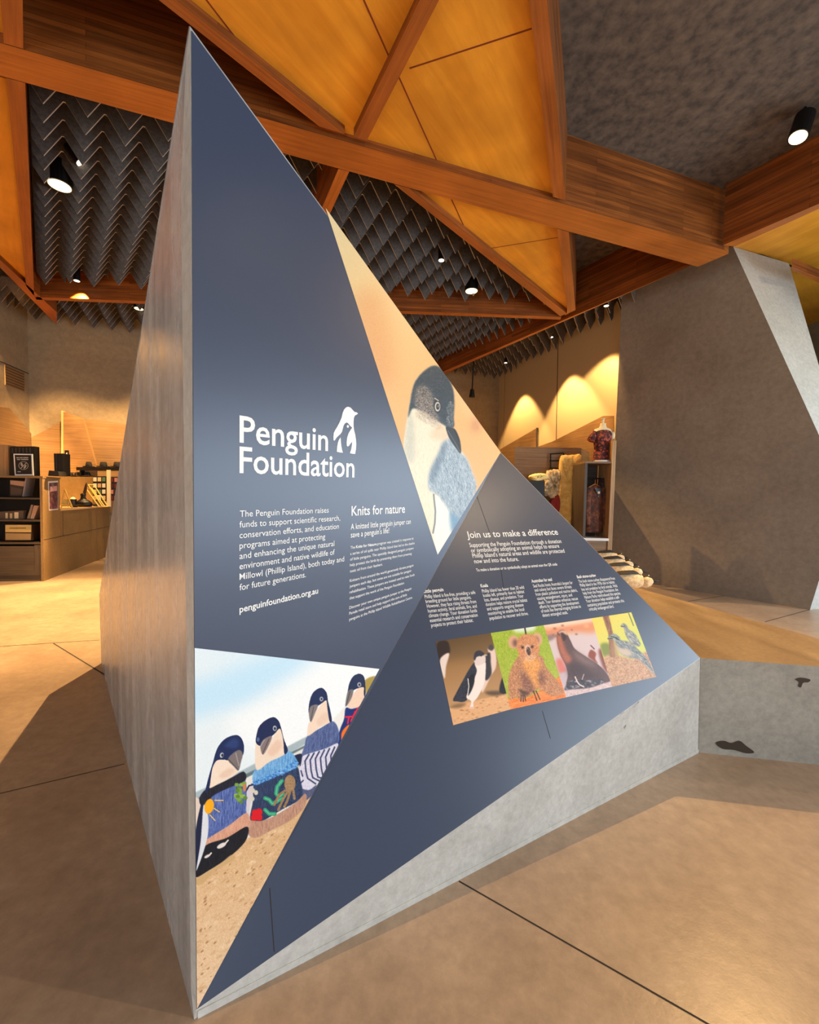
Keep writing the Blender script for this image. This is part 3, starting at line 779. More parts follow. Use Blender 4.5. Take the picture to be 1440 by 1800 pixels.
# third penguin
m = I.fill([(318, 915), (450, 835), (552, 780), (605, 865), (600, 985), (480, 1035), (350, 1075), (258, 1120), (290, 1000)], (86, 102, 146)); rib(m, PIa * .55, 900, [(60, 72, 112), (128, 142, 184)])
m = I.fill([(258, 1120), (350, 1075), (480, 1035), (600, 985), (560, 1110), (480, 1230), (395, 1375), (330, 1420), (240, 1410), (228, 1290)], (216, 212, 224))
for k in range(6):
    x = 300 + k * 48; I.line([(x + 28, 1090 - k * 14), (x - 8, 1150 - k * 10), (x, 1240 - k * 8), (x - 14 + 30, 1310 - k * 6), (x + 90, 1360 - k * 20)], 15, (74, 80, 112))
I.line([(255, 1240), (270, 1290)], 14, (74, 80, 112)); I.line([(245, 1360), (275, 1330)], 14, (74, 80, 112)); I.noise(m, 6, 1)
m = I.fill([(245, 1412), (330, 1418), (400, 1372), (345, 1480), (262, 1525)], (92, 98, 128)); I.noise(m, 6, 1)
I.fill([(170, 1120), (255, 1080), (262, 1130), (240, 1200)], (36, 44, 72))
I.fill([(205, 1300), (240, 1180), (235, 1380), (265, 1520), (240, 1480)], (206, 196, 192))
I.fill([(325, 800), (345, 785), (385, 705), (430, 640), (492, 575), (525, 690), (540, 775), (430, 838), (318, 915)], (240, 214, 190))
I.fill([(400, 780), (470, 700), (520, 740), (440, 820)], (226, 190, 166), feather=2, alpha=.5)
I.fill([(325, 700), (333, 600), (368, 512), (440, 468), (492, 512), (508, 600), (530, 690), (542, 775), (520, 780), (500, 660), (490, 588), (450, 612), (402, 640), (352, 640)], (34, 50, 88), feather=.3)
I.fill([(328, 702), (346, 640), (412, 628), (384, 708), (345, 788)], (134, 124, 122)); I.line([(345, 780), (372, 645)], 8, (92, 84, 86))
I.ell(445, 573, 17, 21, (190, 192, 200)); I.ell(446, 573, 8, 11, (20, 24, 40))
# second penguin
I.frame(1069 / 190, 330, 1140)
m = I.fill([(648, 1330), (760, 1300), (900, 1240), (1062, 1150), (1110, 1300), (1120, 1470), (920, 1590), (720, 1705), (612, 1690), (640, 1500)], (50, 66, 96)); rib(m, PIa * .52, 1500, [(34, 46, 72), (74, 92, 126)])
m = I.fill([(597, 1700), (720, 1700), (870, 1640), (1060, 1520), (1160, 1430), (1150, 1560), (1000, 1700), (820, 1790), (690, 1860), (600, 1840)], (190, 146, 122)); rib(m, PIa * .5, 900, [(160, 116, 94), (214, 172, 148)])
I.fill([(560, 1430), (600, 1360), (640, 1345), (640, 1420), (610, 1560), (595, 1760), (575, 1700), (556, 1560)], (212, 202, 204)); I.line([(562, 1420), (600, 1352), (650, 1338)], 16, (36, 40, 62))
m = I.fill([(652, 1205), (800, 1122), (978, 1008), (1070, 1090), (1068, 1170), (900, 1245), (760, 1308), (650, 1340)], (112, 170, 216)); rib(m, PIa * .5, 1400, [(74, 128, 182), (156, 204, 236)])
m2 = I.mask([(650, 1300), (900, 1200), (1075, 1090), (1070, 1180), (900, 1260), (650, 1350)]); I.blobs(m2, 160, .8, 2, [(40, 96, 170), (120, 186, 236), (70, 134, 206)], .8, .8)
I.fill([(668, 925), (715, 955), (738, 1045), (790, 960), (850, 850), (912, 782), (945, 900), (962, 1030), (800, 1118), (672, 1192)], (238, 216, 194))
I.fill([(780, 1020), (880, 900), (930, 960), (840, 1060)], (226, 186, 160), feather=2, alpha=.6)
I.fill([(668, 925), (675, 845), (700, 768), (760, 708), (840, 674), (892, 710), (918, 780), (945, 890), (985, 1000), (950, 1036), (938, 900), (908, 790), (860, 832), (820, 868), (760, 900), (716, 958)], (32, 46, 84), feather=.3)
I.fill([(712, 955), (750, 892), (828, 862), (792, 962), (737, 1046)], (136, 122, 120)); I.line([(735, 1035), (800, 885)], 9, (92, 80, 82)); I.line([(716, 960), (752, 900)], 8, (176, 166, 162))
I.ell(855, 785, 19, 26, (200, 202, 208)); I.ell(856, 787, 10, 15, (18, 22, 40)); I.ell(690, 895, 14, 22, (90, 110, 150))
for (cx, cy, r, c) in ((660, 1620, 34, 0), (700, 1610, 34, 0), (650, 1665, 34, 0), (700, 1665, 34, 0), (680, 1640, 30, 0)): I.ell(cx, cy, r, r, (216, 34, 46))
for q in ([(925, 1305), (880, 1360), (868, 1430), (900, 1465), (935, 1430)], [(760, 1475), (800, 1490), (830, 1530), (870, 1510), (920, 1480)], [(760, 1590), (800, 1630), (855, 1630)]): I.line(q, 38, (58, 158, 118)); I.line(q, 10, (104, 196, 150))
I.ell(1005, 1330, 56, 84, (166, 134, 100)); 
for q in ([(990, 1400), (940, 1480), (890, 1590)], [(1010, 1400), (980, 1500), (950, 1560)], [(1040, 1400), (1050, 1480)], [(960, 1400), (900, 1440), (850, 1540)]): I.line(q, 24, (156, 126, 92))
I.noise(I.mask([(900, 1250), (1100, 1250), (1080, 1500), (900, 1600)]), 8, 1)
for (cx, cy) in ((640, 1400), (670, 1420), (635, 1480)): I.ell(cx, cy, 20, 24, (214, 204, 184))
# first penguin
m = I.fill([(110, 1500), (260, 1430), (400, 1362), (562, 1295), (572, 1600), (575, 1660), (430, 1730), (250, 1840), (180, 1880), (195, 1720), (160, 1600)], (84, 104, 166)); rib(m, PIa * .52, 1800, [(52, 68, 122), (138, 156, 206)], 12)
I.frame(2.646, 330, 1120)
m = I.fill([(84, 940), (180, 880), (272, 815), (276, 885), (180, 935), (80, 972)], (216, 160, 132)); rib(m, PIa * .5, 500, [(190, 132, 106), (232, 184, 158)])
m = I.fill([(78, 968), (180, 930), (274, 878), (266, 945), (190, 1020), (90, 1085), (36, 1112), (44, 1050)], (30, 34, 42)); rib(m, PIa * .5, 400, [(18, 20, 26), (52, 58, 66)])
for cx, cy, r in ((155, 966, 24), (88, 1016, 15)): I.ell(cx, cy, r, r * .42, (226, 214, 206), -.5); I.line([(cx + r * .7, cy - r * .4), (cx + r * 1.25, cy - r * 1.0)], 7, (226, 214, 206))
I.fill([(10, 760), (45, 745), (58, 790), (40, 880), (10, 900)], (226, 206, 188)); 
I.fill([(62, 770), (78, 790), (70, 900), (52, 1000), (38, 1085), (30, 1100), (32, 940), (40, 860)], (34, 42, 70))
I.fill([(72, 775), (92, 830), (92, 910), (74, 985), (44, 1070), (38, 1072), (56, 960), (64, 860)], (220, 220, 222))
I.fill([(40, 1120), (90, 1090), (150, 1050), (200, 1010), (215, 1030), (130, 1080), (70, 1140), (40, 1150)], (206, 170, 120), feather=.8)
I.frame(1069 / 190, 330, 1140)
m = I.fill([(110, 1475), (175, 1385), (300, 1335), (430, 1270), (548, 1212), (562, 1300), (400, 1372), (260, 1440), (140, 1545)], (34, 36, 50)); rib(m, PIa * .48, 500, [(22, 24, 34), (58, 60, 76)])
I.fill([(205, 1372), (228, 1240), (250, 1140), (300, 1096), (395, 1095), (455, 1165), (492, 1215), (400, 1282), (300, 1332)], (240, 218, 196))
I.fill([(300, 1260), (400, 1180), (460, 1200), (380, 1270)], (224, 186, 160), feather=2, alpha=.6)
I.fill([(165, 1420), (205, 1250), (245, 1115), (265, 1040), (300, 958), (370, 884), (470, 850), (526, 884), (552, 965), (540, 1050), (500, 1005), (440, 1045), (398, 1100), (350, 1094), (282, 1104), (242, 1170), (225, 1262), (207, 1374)], (32, 48, 90), feather=.3)
I.fill([(360, 960), (440, 890), (500, 910), (470, 980)], (56, 76, 126), feather=2, alpha=.7)
I.fill([(392, 1095), (440, 1032), (505, 998), (538, 1040), (520, 1120), (496, 1202), (450, 1162)], (126, 116, 114)); I.line([(400, 1095), (490, 1190)], 10, (92, 84, 84)); I.line([(470, 1030), (500, 1150)], 12, (160, 150, 146))
I.ell(331, 1050, 18, 26, (206, 208, 212), .3); I.ell(336, 1050, 10, 15, (16, 20, 36))
I.ell(207, 1555, 46, 74, (246, 172, 34), .2)
for q in ([(262, 1495), (345, 1497)], [(255, 1575), (308, 1610)], [(215, 1640), (265, 1695)]): I.line(q, 10, (232, 196, 110))
for k in range(16): I.ell(515 + rng.normal(0, 24), 1430 + rng.normal(0, 60), 22, 18, [(126, 164, 70), (96, 136, 52), (150, 180, 84)][k % 3])
I.ell(555, 1370, 16, 40, (208, 130, 80))
I.noise(None, 1.5, 1)
print_mesh('photo_print', I, ((341.2, 1138.5), (666, 1175.5), (345.8, 1771), (345.2, 1770)), up, upper, .0036,
           label='beach photo of four toy penguins in knitted jumpers', con=1.1, gain=.95)
# --- tall photo of a single penguin
I = Ink(560, 360, 890, 985, (238, 196, 138))
I.frame(1042 / 220, 680, 620)
I.grad((-400, -1000), (500, 700), (226, 206, 160), (240, 184, 122))
I.fill([(-300, -400), (-60, -500), (60, 100), (-60, 300)], (222, 160, 110), feather=16, alpha=.55)
I.fill([(600, 560), (760, 540), (840, 900), (700, 1000)], (238, 182, 124), feather=14, alpha=.7)
I.ell(735, 600, 40, 70, (186, 140, 104), feather=6, alpha=.6); I.fill([(500, 200), (700, 400), (760, 560), (600, 460)], (232, 200, 152), feather=10, alpha=.6)
body = I.fill([(135, 830), (150, 640), (170, 520), (190, 400), (232, 240), (300, 160), (380, 112), (440, 130), (500, 200), (545, 310), (556, 420), (550, 540), (545, 640), (560, 760), (640, 850), (700, 980), (735, 1140), (640, 1340), (540, 1530), (430, 1740), (300, 1400), (200, 1050)], (236, 226, 200), feather=1)
I.fill([(140, 800), (165, 560), (200, 500), (230, 700), (220, 900), (170, 900)], (186, 190, 176), feather=4, alpha=.6)
I.strokes(body, 4200, 6, PIa * .5, [(246, 238, 216), (206, 190, 156), (240, 228, 190), (196, 190, 168)], .3, .45)
wing = I.fill([(470, 735), (520, 715), (600, 825), (655, 870), (705, 990), (738, 1140), (620, 1400), (545, 1490), (490, 1310), (420, 1185), (345, 1130), (350, 1000), (420, 850)], (172, 188, 196), feather=3)
I.strokes(wing, 5200, 7, PIa * .42, [(110, 128, 144), (138, 156, 168), (206, 216, 220), (226, 230, 228), (88, 104, 122)], .3, .6)
I.fill([(430, 840), (470, 740), (490, 800), (420, 1000), (360, 1080), (370, 960)], (92, 110, 126), feather=4, alpha=.5)
w2 = I.fill([(400, 1190), (450, 1230), (520, 1330), (545, 1480), (480, 1640), (420, 1720), (385, 1560), (395, 1330)], (232, 232, 222), feather=2)
I.line([(385, 1180), (400, 1320), (395, 1420), (380, 1500)], 14, (120, 124, 118), .8); I.fill([(520, 1330), (600, 1400), (540, 1500)], (120, 158, 184), feather=3, alpha=.8)
head = I.fill([(172, 540), (192, 400), (206, 320), (234, 238), (300, 158), (380, 110), (442, 128), (502, 200), (548, 312), (558, 430), (552, 540), (556, 610), (520, 640), (480, 610), (430, 575), (390, 545), (320, 500), (250, 470), (205, 470)], (66, 78, 86), feather=1.2)
I.strokes(head, 2600, 4, lambda x, y: np.arctan2(y - 712, x - 768) + PIa * .5, [(44, 54, 60), (84, 98, 108), (104, 116, 122), (54, 64, 72)], .4, .6)
ck = I.mask([(240, 300), (300, 270), (360, 320), (390, 420), (420, 520), (440, 570), (380, 580), (300, 520), (230, 440)], feather=4)
I.put(ck, (150, 138, 126), .55); I.strokes(ck, 1500, 3, .5, [(214, 190, 168), (70, 66, 66), (226, 206, 184), (96, 88, 84)], .5, .75)
fr = I.mask([(500, 420), (552, 420), (552, 620), (520, 640), (490, 560)], feather=2); I.strokes(fr, 700, 3, PIa * .5, [(186, 186, 180), (60, 70, 76)], .4, .7)
br_ = I.mask([(240, 470), (330, 510), (400, 560), (470, 610), (440, 650), (330, 590), (230, 530)], feather=5); I.strokes(br_, 800, 4, .9, [(236, 220, 194), (120, 116, 112), (230, 206, 176)], .4, .7)
I.fill([(430, 600), (480, 620), (515, 690), (520, 715), (430, 730), (350, 690)], (232, 196, 160), feather=4, alpha=.6)
I.fill([(488, 618), (530, 626), (566, 640), (602, 720), (614, 800), (608, 838), (568, 790), (520, 720), (497, 665)], (54, 60, 62), feather=.5)
I.line([(505, 650), (560, 740), (606, 825)], 8, (96, 102, 104)); I.line([(560, 645), (600, 740)], 10, (30, 34, 36))
I.ell(416, 446, 30, 60, (56, 58, 58), -.1); I.ell(418, 450, 23, 40, (206, 202, 192)); I.ell(420, 450, 14, 26, (44, 42, 44)); I.ell(423, 446, 6, 12, (150, 148, 148)); I.line([(395, 380), (425, 400)], 8, (196, 184, 170))
I.noise(None, 1.5, 1)
print_mesh('photo_print', I, ((571.5, 366.5), (571.5, 366.5), (879.3, 795), (768.5, 975)), up, upper, .0036,
           label='tall photo of one little penguin in profile on a peach background', con=1.22, gain=.9)
# --- strip of four animal photos
I = Ink(755, 1065, 1165, 1285, (120, 96, 66))
I.frame(1440 / 220, 740, 1080)
I.grad((400, 250), (560, 900), (104, 82, 54), (178, 140, 98)); I.blobs(np.ones((I.h, I.w)), 40, 5, 14, [(150, 126, 66), (96, 72, 48), (132, 104, 60), (172, 140, 84)], .35, 1)
I.grad((500, 500), (600, 1000), (158, 120, 78), (190, 150, 108), I.mask([(150, 600), (1000, 560), (1050, 1000), (300, 1100)], feather=8))
sd = I.fill([(280, 1100), (500, 1020), (1000, 905), (1060, 1100), (350, 1300)], (220, 172, 126), smooth=False, feather=1.5); I.blobs(sd, 90, 1, 3, [(176, 126, 88), (238, 196, 154), (150, 104, 74)], .6, .4, -.2)
I.fill([(740, 890), (880, 880), (980, 905), (860, 935), (760, 920)], (84, 70, 56), feather=2, alpha=.8); I.fill([(330, 1070), (420, 1030), (520, 1030), (440, 1075)], (120, 96, 70), feather=2, alpha=.8)
I.fill([(180, 340), (300, 310), (330, 440), (245, 500), (210, 560)], (62, 50, 44), feather=1.5); I.fill([(215, 570), (235, 490), (322, 448), (286, 600), (268, 740)], (226, 208, 196), feather=1)
I.fill([(765, 390), (830, 365), (862, 470), (858, 610), (800, 710), (745, 830), (700, 900), (700, 800), (745, 640), (790, 520)], (226, 200, 184), feather=1); I.fill([(740, 480), (790, 440), (800, 560), (806, 690), (740, 760), (725, 600)], (70, 66, 70), feather=1); I.fill([(765, 390), (800, 345), (840, 380), (810, 420)], (90, 80, 80), feather=1)
I.fill([(900, 890), (920, 760), (960, 720), (980, 900)], (50, 46, 50), feather=1)
bk = I.fill([(612, 555), (540, 650), (480, 760), (405, 900), (365, 985), (400, 1000), (520, 990), (600, 800), (660, 610)], (62, 62, 72)); I.strokes(bk, 500, 3, 2.2, [(92, 92, 104), (40, 40, 48)], .4, .6)
I.fill([(618, 560), (730, 540), (742, 640), (722, 800), (650, 950), (600, 1010), (600, 1070), (560, 1080), (575, 1000), (520, 960), (545, 880), (600, 760), (640, 650)], (238, 222, 212))
I.fill([(545, 735), (605, 680), (612, 770), (582, 870), (538, 935), (552, 830)], (44, 44, 50)); I.line([(538, 740), (548, 830), (535, 920)], 9, (232, 222, 214))
I.fill([(606, 520), (640, 472), (710, 458), (738, 490), (732, 555), (640, 590)], (222, 204, 194)); I.fill([(603, 510), (618, 440), (668, 416), (716, 440), (732, 466), (690, 478), (640, 490), (618, 530)], (66, 64, 74)); I.fill([(722, 462), (762, 466), (730, 486)], (196, 176, 160)); I.ell(690, 476, 9, 8, (40, 36, 40))
I.fill([(545, 1075), (600, 1060), (606, 1085), (570, 1088)], (226, 186, 166))
C1 = ((765.2, 1128.1), (862.2, 1112.9), (896.9, 1247.0), (796.2, 1274.8))
print_mesh('photo_print', I, C1, low, lower, .0036, label='photo of a little penguin walking on sand', con=1.18, gain=.97)
# koala
I.grad((1000, 300), (1100, 1000), (164, 182, 62), (176, 184, 76)); al = np.ones((I.h, I.w))
I.strokes(al, 9000, 6, 1.2, [(112, 142, 34), (206, 214, 92), (84, 110, 28), (226, 226, 140), (150, 170, 50)], .7, .7)
I.fill([(1060, 150), (1300, 110), (1290, 190), (1100, 210)], (222, 228, 214), feather=3, alpha=.9); I.line([(1190, 150), (1204, 225)], 18, (70, 60, 50))
lg = I.fill([(1000, 970), (1200, 960), (1440, 830), (1640, 700), (1720, 900), (1440, 1060), (1030, 1130)], (232, 134, 66), feather=1); I.strokes(lg, 700, 8, -.25, [(246, 176, 110), (196, 92, 40), (250, 200, 140)], .15, .6)
kb = I.fill([(1020, 660), (1090, 520), (1160, 470), (1380, 480), (1430, 600), (1560, 760), (1640, 900), (1500, 940), (1360, 860), (1290, 900), (1160, 980), (1090, 950), (1020, 980), (1000, 800)], (190, 134, 96), feather=1)
I.strokes(kb, 2600, 4, 1.3, [(226, 176, 130), (140, 92, 70), (206, 150, 104), (240, 196, 150), (168, 116, 90)], .5, .6)
I.fill([(1175, 520), (1300, 500), (1370, 560), (1350, 700), (1360, 820), (1300, 840), (1230, 720), (1180, 620)], (238, 168, 92), feather=3, alpha=.85); I.fill([(1150, 640), (1230, 720), (1300, 860), (1220, 900), (1150, 760)], (122, 82, 74), feather=4, alpha=.75); I.fill([(1350, 660), (1410, 680), (1420, 790), (1350, 790)], (120, 84, 74), feather=4, alpha=.7)
kh = I.fill([(1105, 330), (1150, 250), (1240, 232), (1330, 270), (1360, 400), (1330, 490), (1240, 530), (1150, 500), (1110, 430)], (206, 142, 100), feather=1)
for ex, ey in ((1062, 320), (1330, 290)): I.ell(ex, ey, 62, 78, (214, 168, 134), feather=1.5); I.ell(ex + (18 if ex < 1200 else -10), ey + 10, 28, 44, (128, 92, 84), feather=2.5)
I.fill([(1105, 330), (1150, 250), (1240, 232), (1330, 270), (1352, 400), (1330, 480), (1240, 520), (1150, 490), (1110, 430)], (208, 142, 98), feather=1); I.strokes(kh, 900, 3, 1.6, [(236, 182, 136), (168, 108, 76), (222, 160, 112)], .6, .6)
I.fill([(1180, 490), (1240, 470), (1320, 480), (1280, 530), (1220, 535)], (240, 200, 160), feather=2, alpha=.7)
I.ell(1228, 408, 34, 62, (226, 190, 170), -.15, feather=1.2); I.ell(1234, 424, 24, 50, (62, 46, 46), -.15, feather=.7); I.ell(1226, 396, 8, 20, (120, 96, 92), -.15, feather=1); I.fill([(1150, 360), (1180, 372), (1176, 396), (1150, 390)], (70, 50, 44), feather=1); I.fill([(1262, 362), (1290, 360), (1286, 388), (1264, 388)], (70, 50, 44), feather=1); I.strokes(kb, 1600, 3, 1.4, [(110, 70, 56), (246, 206, 164)], .7, .5); I.strokes(kh, 700, 3, 1.7, [(150, 94, 66), (248, 206, 166)], .8, .5)
for q in ([(1150, 930), (1145, 1000)], [(1170, 930), (1175, 1005)], [(1190, 930), (1200, 995)], [(1290, 880), (1330, 990)], [(1320, 880), (1365, 980)]): I.line(q, 12, (78, 56, 50))
I.fill([(1120, 850), (1180, 880), (1250, 910), (1180, 930), (1140, 900)], (70, 56, 48), feather=2, alpha=.8)
C2 = ((862.2, 1112.9), (955.3, 1099.2), (994.6, 1225.8), (896.9, 1247.0))
print_mesh('photo_print', I, C2, low, lower, .0036, label='photo of a koala gripping an orange branch', con=1.18, gain=.97)
# seal
I.frame(1440 / 220, 960, 1060)
I.grad((200, 250), (400, 900), (214, 196, 190), (206, 186, 190)); I.fill([(-60, 260), (520, 170), (560, 340), (300, 340), (-40, 400)], (220, 150, 112), feather=4); I.fill([(-60, 250), (520, 170), (525, 215), (-50, 300)], (240, 206, 180), feather=3); I.blobs(I.mask([(-60, 280), (520, 200), (560, 350), (-40, 420)]), 14, 2, 5, [(150, 96, 78), (238, 180, 130)], .6, .7)
I.fill([(-20, 380), (120, 360), (60, 430), (-10, 430)], (140, 116, 116), feather=2, alpha=.8)
I.fill([(110, 660), (180, 650), (230, 800), (150, 820)], (214, 130, 118), feather=3); I.fill([(150, 820), (260, 800), (260, 940), (200, 940)], (196, 180, 184), feather=2)
I.fill([(510, 540), (570, 580), (560, 640), (590, 700), (520, 650), (480, 610)], (150, 84, 66), feather=1); I.line([(510, 490), (550, 530)], 14, (120, 84, 84)); I.fill([(600, 560), (640, 540), (720, 760), (720, 820), (650, 740)], (140, 84, 72), feather=2)
se = I.fill([(118, 370), (150, 320), (200, 312), (240, 360), (280, 440), (330, 530), (460, 620), (570, 690), (660, 770), (740, 890), (700, 925), (560, 900), (440, 940), (380, 950), (320, 900), (230, 940), (245, 830), (220, 720), (160, 600), (125, 480)], (106, 84, 82), feather=.6)
I.fill([(120, 380), (160, 340), (190, 440), (230, 560), (290, 640), (240, 700), (170, 610), (130, 490)], (196, 120, 92), feather=3, alpha=.85); I.fill([(300, 540), (460, 630), (580, 720), (480, 720), (360, 660)], (146, 122, 118), feather=4, alpha=.7); I.fill([(250, 720), (380, 700), (520, 800), (640, 860), (500, 890), (330, 870), (250, 830)], (76, 62, 64), feather=5, alpha=.6)
I.strokes(se, 500, 3, 1.2, [(80, 62, 62), (150, 120, 112)], .4, .35)
I.fill([(130, 345), (175, 315), (225, 325), (245, 370), (200, 360), (185, 390), (160, 350)], (212, 170, 150), feather=.8); I.fill([(165, 345), (200, 350), (230, 400), (200, 440), (178, 400)], (84, 62, 58), feather=1); I.line([(125, 340), (150, 375)], 8, (90, 66, 62))
rk = I.fill([(220, 960), (260, 900), (350, 880), (480, 890), (640, 880), (650, 930), (500, 980), (230, 1010)], (84, 78, 84), feather=1); I.blobs(rk, 60, 1, 3, [(150, 144, 150), (56, 50, 54), (190, 184, 188)], .7, .6)
I.line([(330, 850), (350, 900), (380, 940), (430, 965)], 14, (226, 206, 200)); I.line([(430, 820), (410, 880)], 9, (200, 180, 176))
gd = I.fill([(210, 1010), (480, 980), (660, 925), (800, 890), (820, 960), (230, 1100)], (212, 188, 186), feather=1); I.strokes(gd, 500, 3, -.2, [(150, 124, 124), (236, 220, 216)], .4, .7)
C3 = ((955.3, 1099.2), (1039.2, 1087.0), (1075.0, 1207.4), (994.6, 1225.8))
print_mesh('photo_print', I, C3, low, lower, .0036, label='photo of a fur seal raising its head', con=1.18, gain=.97)
# stone-curlews
I.grad((600, 200), (900, 500), (228, 206, 100), (204, 208, 110)); I.strokes(al, 3500, 6, 1.3, [(190, 186, 84), (240, 226, 130), (170, 180, 90)], .5, .4)
I.fill([(620, 480), (720, 470), (740, 600), (660, 620)], (136, 146, 72), feather=2)
lf = I.fill([(660, 640), (800, 600), (1000, 640), (1180, 560), (1280, 850), (700, 990)], (196, 160, 130), feather=2); I.strokes(lf, 2600, 4, .6, [(236, 204, 172), (136, 96, 72), (226, 180, 140), (110, 80, 60), (214, 150, 110)], 1.2, .7)
tk = I.fill([(645, 150), (715, 140), (760, 330), (790, 620), (730, 620), (712, 350)], (150, 104, 78), smooth=False, feather=.8); I.strokes(tk, 400, 8, 1.35, [(190, 146, 116), (104, 70, 52)], .08, .6)
I.fill([(750, 440), (800, 460), (830, 600), (740, 620)], (176, 140, 110), feather=2, alpha=.7)
b2 = I.fill([(856, 268), (880, 235), (920, 255), (940, 300), (1010, 350), (1060, 430), (1080, 490), (1020, 490), (940, 420), (905, 350), (890, 290)], (140, 142, 136), feather=.8)
b1 = I.fill([(712, 415), (730, 370), (780, 355), (836, 390), (860, 430), (960, 450), (1050, 530), (1150, 640), (1250, 830), (1180, 760), (1060, 650), (960, 630), (860, 590), (810, 500), (770, 420)], (136, 142, 142), feather=.8)
for b in (b1, b2): I.strokes(b, 700, 6, .75, [(66, 74, 82), (190, 190, 182), (96, 110, 122), (224, 214, 196)], .2, .8)
I.fill([(800, 470), (850, 520), (950, 540), (980, 600), (900, 610), (830, 560)], (206, 186, 166), feather=2, alpha=.9); I.line([(705, 412), (760, 408)], 10, (70, 62, 58)); I.ell(770, 392, 13, 13, (210, 200, 150)); I.ell(770, 392, 7, 8, (24, 24, 24)); I.line([(745, 385), (800, 402), (835, 430)], 10, (60, 62, 66)); I.line([(858, 270), (905, 270)], 9, (66, 64, 62))
I.line([(945, 120), (985, 220), (1000, 260)], 12, (120, 126, 84))
C4 = ((1039.2, 1087.0), (1109, 1076.5), (1152.8, 1189.9), (1075.0, 1207.4))
print_mesh('photo_print', I, C4, low, lower, .0036, label='photo of two grey stone-curlews on leaf litter', con=1.18, gain=.97)

# ------------------------------------------------------------------ bench block
FB = [C + [0.003, 0, 0], on_z(1680, 1189, C[2]), on_z(1674, 1188.5, C[2])]
k1, k2 = on_z(1120, 1033, C[2]), on_z(1440, 1123, C[2])
bk = k1 + (k2 - k1) * 1.0
tip = on_z(1672, 1188.2, C[2])
Tp = [C + (B - C) * 0.0 + np.array([.004, .002, 0]), tip, k2, k1, np.array([.94, 3.14, C[2]])]
nbn = unit(np.cross(Tp[1] - Tp[0], C0 - Tp[0])); nbn = nbn if np.dot(nbn, CAMP - Tp[0]) > 0 else -nbn
fd = unit(np.cross(nbn, [0, 0, 1.0])); fd = fd if fd[0] > 0 else -fd
Bt = [C0 + [.004, .002, 0], C0 + [.004, .002, 0] + fd * np.dot(tip - Tp[0], fd), np.array([k2[0], k2[1], 0]), np.array([k1[0], k1[1], 0]), np.array([.94, 3.3, 0])]
bm = bmesh.new(); a = [bm.verts.new(tuple(p)) for p in Tp]; b = [bm.verts.new(tuple(p)) for p in Bt]
bm.faces.new(a).material_index = 1; bm.faces.new(b[::-1])
for i in range(5): bm.faces.new([a[i], b[i], b[(i + 1) % 5], a[(i + 1) % 5]])
finish(bm)
M['benchtop'] = concrete('bench_top', (148, 120, 82), (172, 144, 102), rough=.4, scale=3, streak=(2, .6, 1), bump=.002)
o = link('concrete_bench', bm, [M['bench'], M['benchtop']])
def bf(x, y, off=0.0): return on_pl(x, y, Tp[0], nbn) + nbn * off
M['stain'] = plain('dark_stain', (62, 54, 46), .5)
for pts in ([(1258, 1306), (1272, 1302), (1286, 1306), (1300, 1302), (1312, 1311), (1326, 1322), (1312, 1324), (1290, 1318), (1270, 1316)], [(1398, 1194), (1408, 1191), (1424, 1194), (1421, 1199), (1412, 1200), (1408, 1208), (1403, 1206), (1404, 1199)]):
    Ws = [bf(*p, .0015) for p in smooth_px(pts, 4)]; bm = bmesh.new(); vv = [bm.verts.new(tuple(p)) for p in Ws]
    for tri in tessellate_polygon([[Vector((p[0], p[2], 0)) for p in Ws]]): bm.faces.new([vv[i] for i in tri])
    finish(bm); link('stain', bm, M['stain'], o)
tag(o, 'low angular concrete bench with an ochre top joining the right corner of the wedge', 'bench')

# ------------------------------------------------------------------ leaning slab at the right
s1, s2 = on_z(1129, 1024), on_z(1424, 1072); us = unit(s2 - s1); ns = np.array([us[1], -us[0], 0]); ns = ns if np.dot(ns, CAMP - s1) > 0 else -ns
def sl(x, y): return on_pl(x, y, s1, ns)
bl, br, tr, vx = sl(1071, 1014.5), sl(1424, 1072), sl(1289, 433.5), sl(1487, 868)
tl = np.array([bl[0], bl[1], 0]); tl = sl(1094, 500)
bl = np.array([bl[0], bl[1], 0.0]); br[2] = 0
q1 = on_y(1387, 463, tr[1] + .34); q2 = on_y(1470, 745, vx[1] + .42)
q3 = on_y(1500, 1085, br[1] + .3); q3[2] = 0
bm = bmesh.new()
vs = {k: bm.verts.new(tuple(p)) for k, p in dict(bl=bl, br=br, tr=tr, vx=vx, tl=tl, q1=q1, q2=q2, q3=q3,
      kl=bl - ns * .5, kt=tl - ns * .5).items()}
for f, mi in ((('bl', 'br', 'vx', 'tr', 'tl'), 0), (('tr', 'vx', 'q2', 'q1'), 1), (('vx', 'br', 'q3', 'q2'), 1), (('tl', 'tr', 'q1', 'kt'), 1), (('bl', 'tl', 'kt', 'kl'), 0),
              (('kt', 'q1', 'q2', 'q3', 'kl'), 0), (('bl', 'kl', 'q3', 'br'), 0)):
    bm.faces.new([vs[k] for k in f]).material_index = mi
finish(bm)
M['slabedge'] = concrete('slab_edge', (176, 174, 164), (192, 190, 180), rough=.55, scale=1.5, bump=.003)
o = link('concrete_slab', bm, [M['slab'], M['slabedge']]); tag(o, 'tall brown grey concrete slab with a pale slanted right facet, beyond the bench', 'concrete slab')

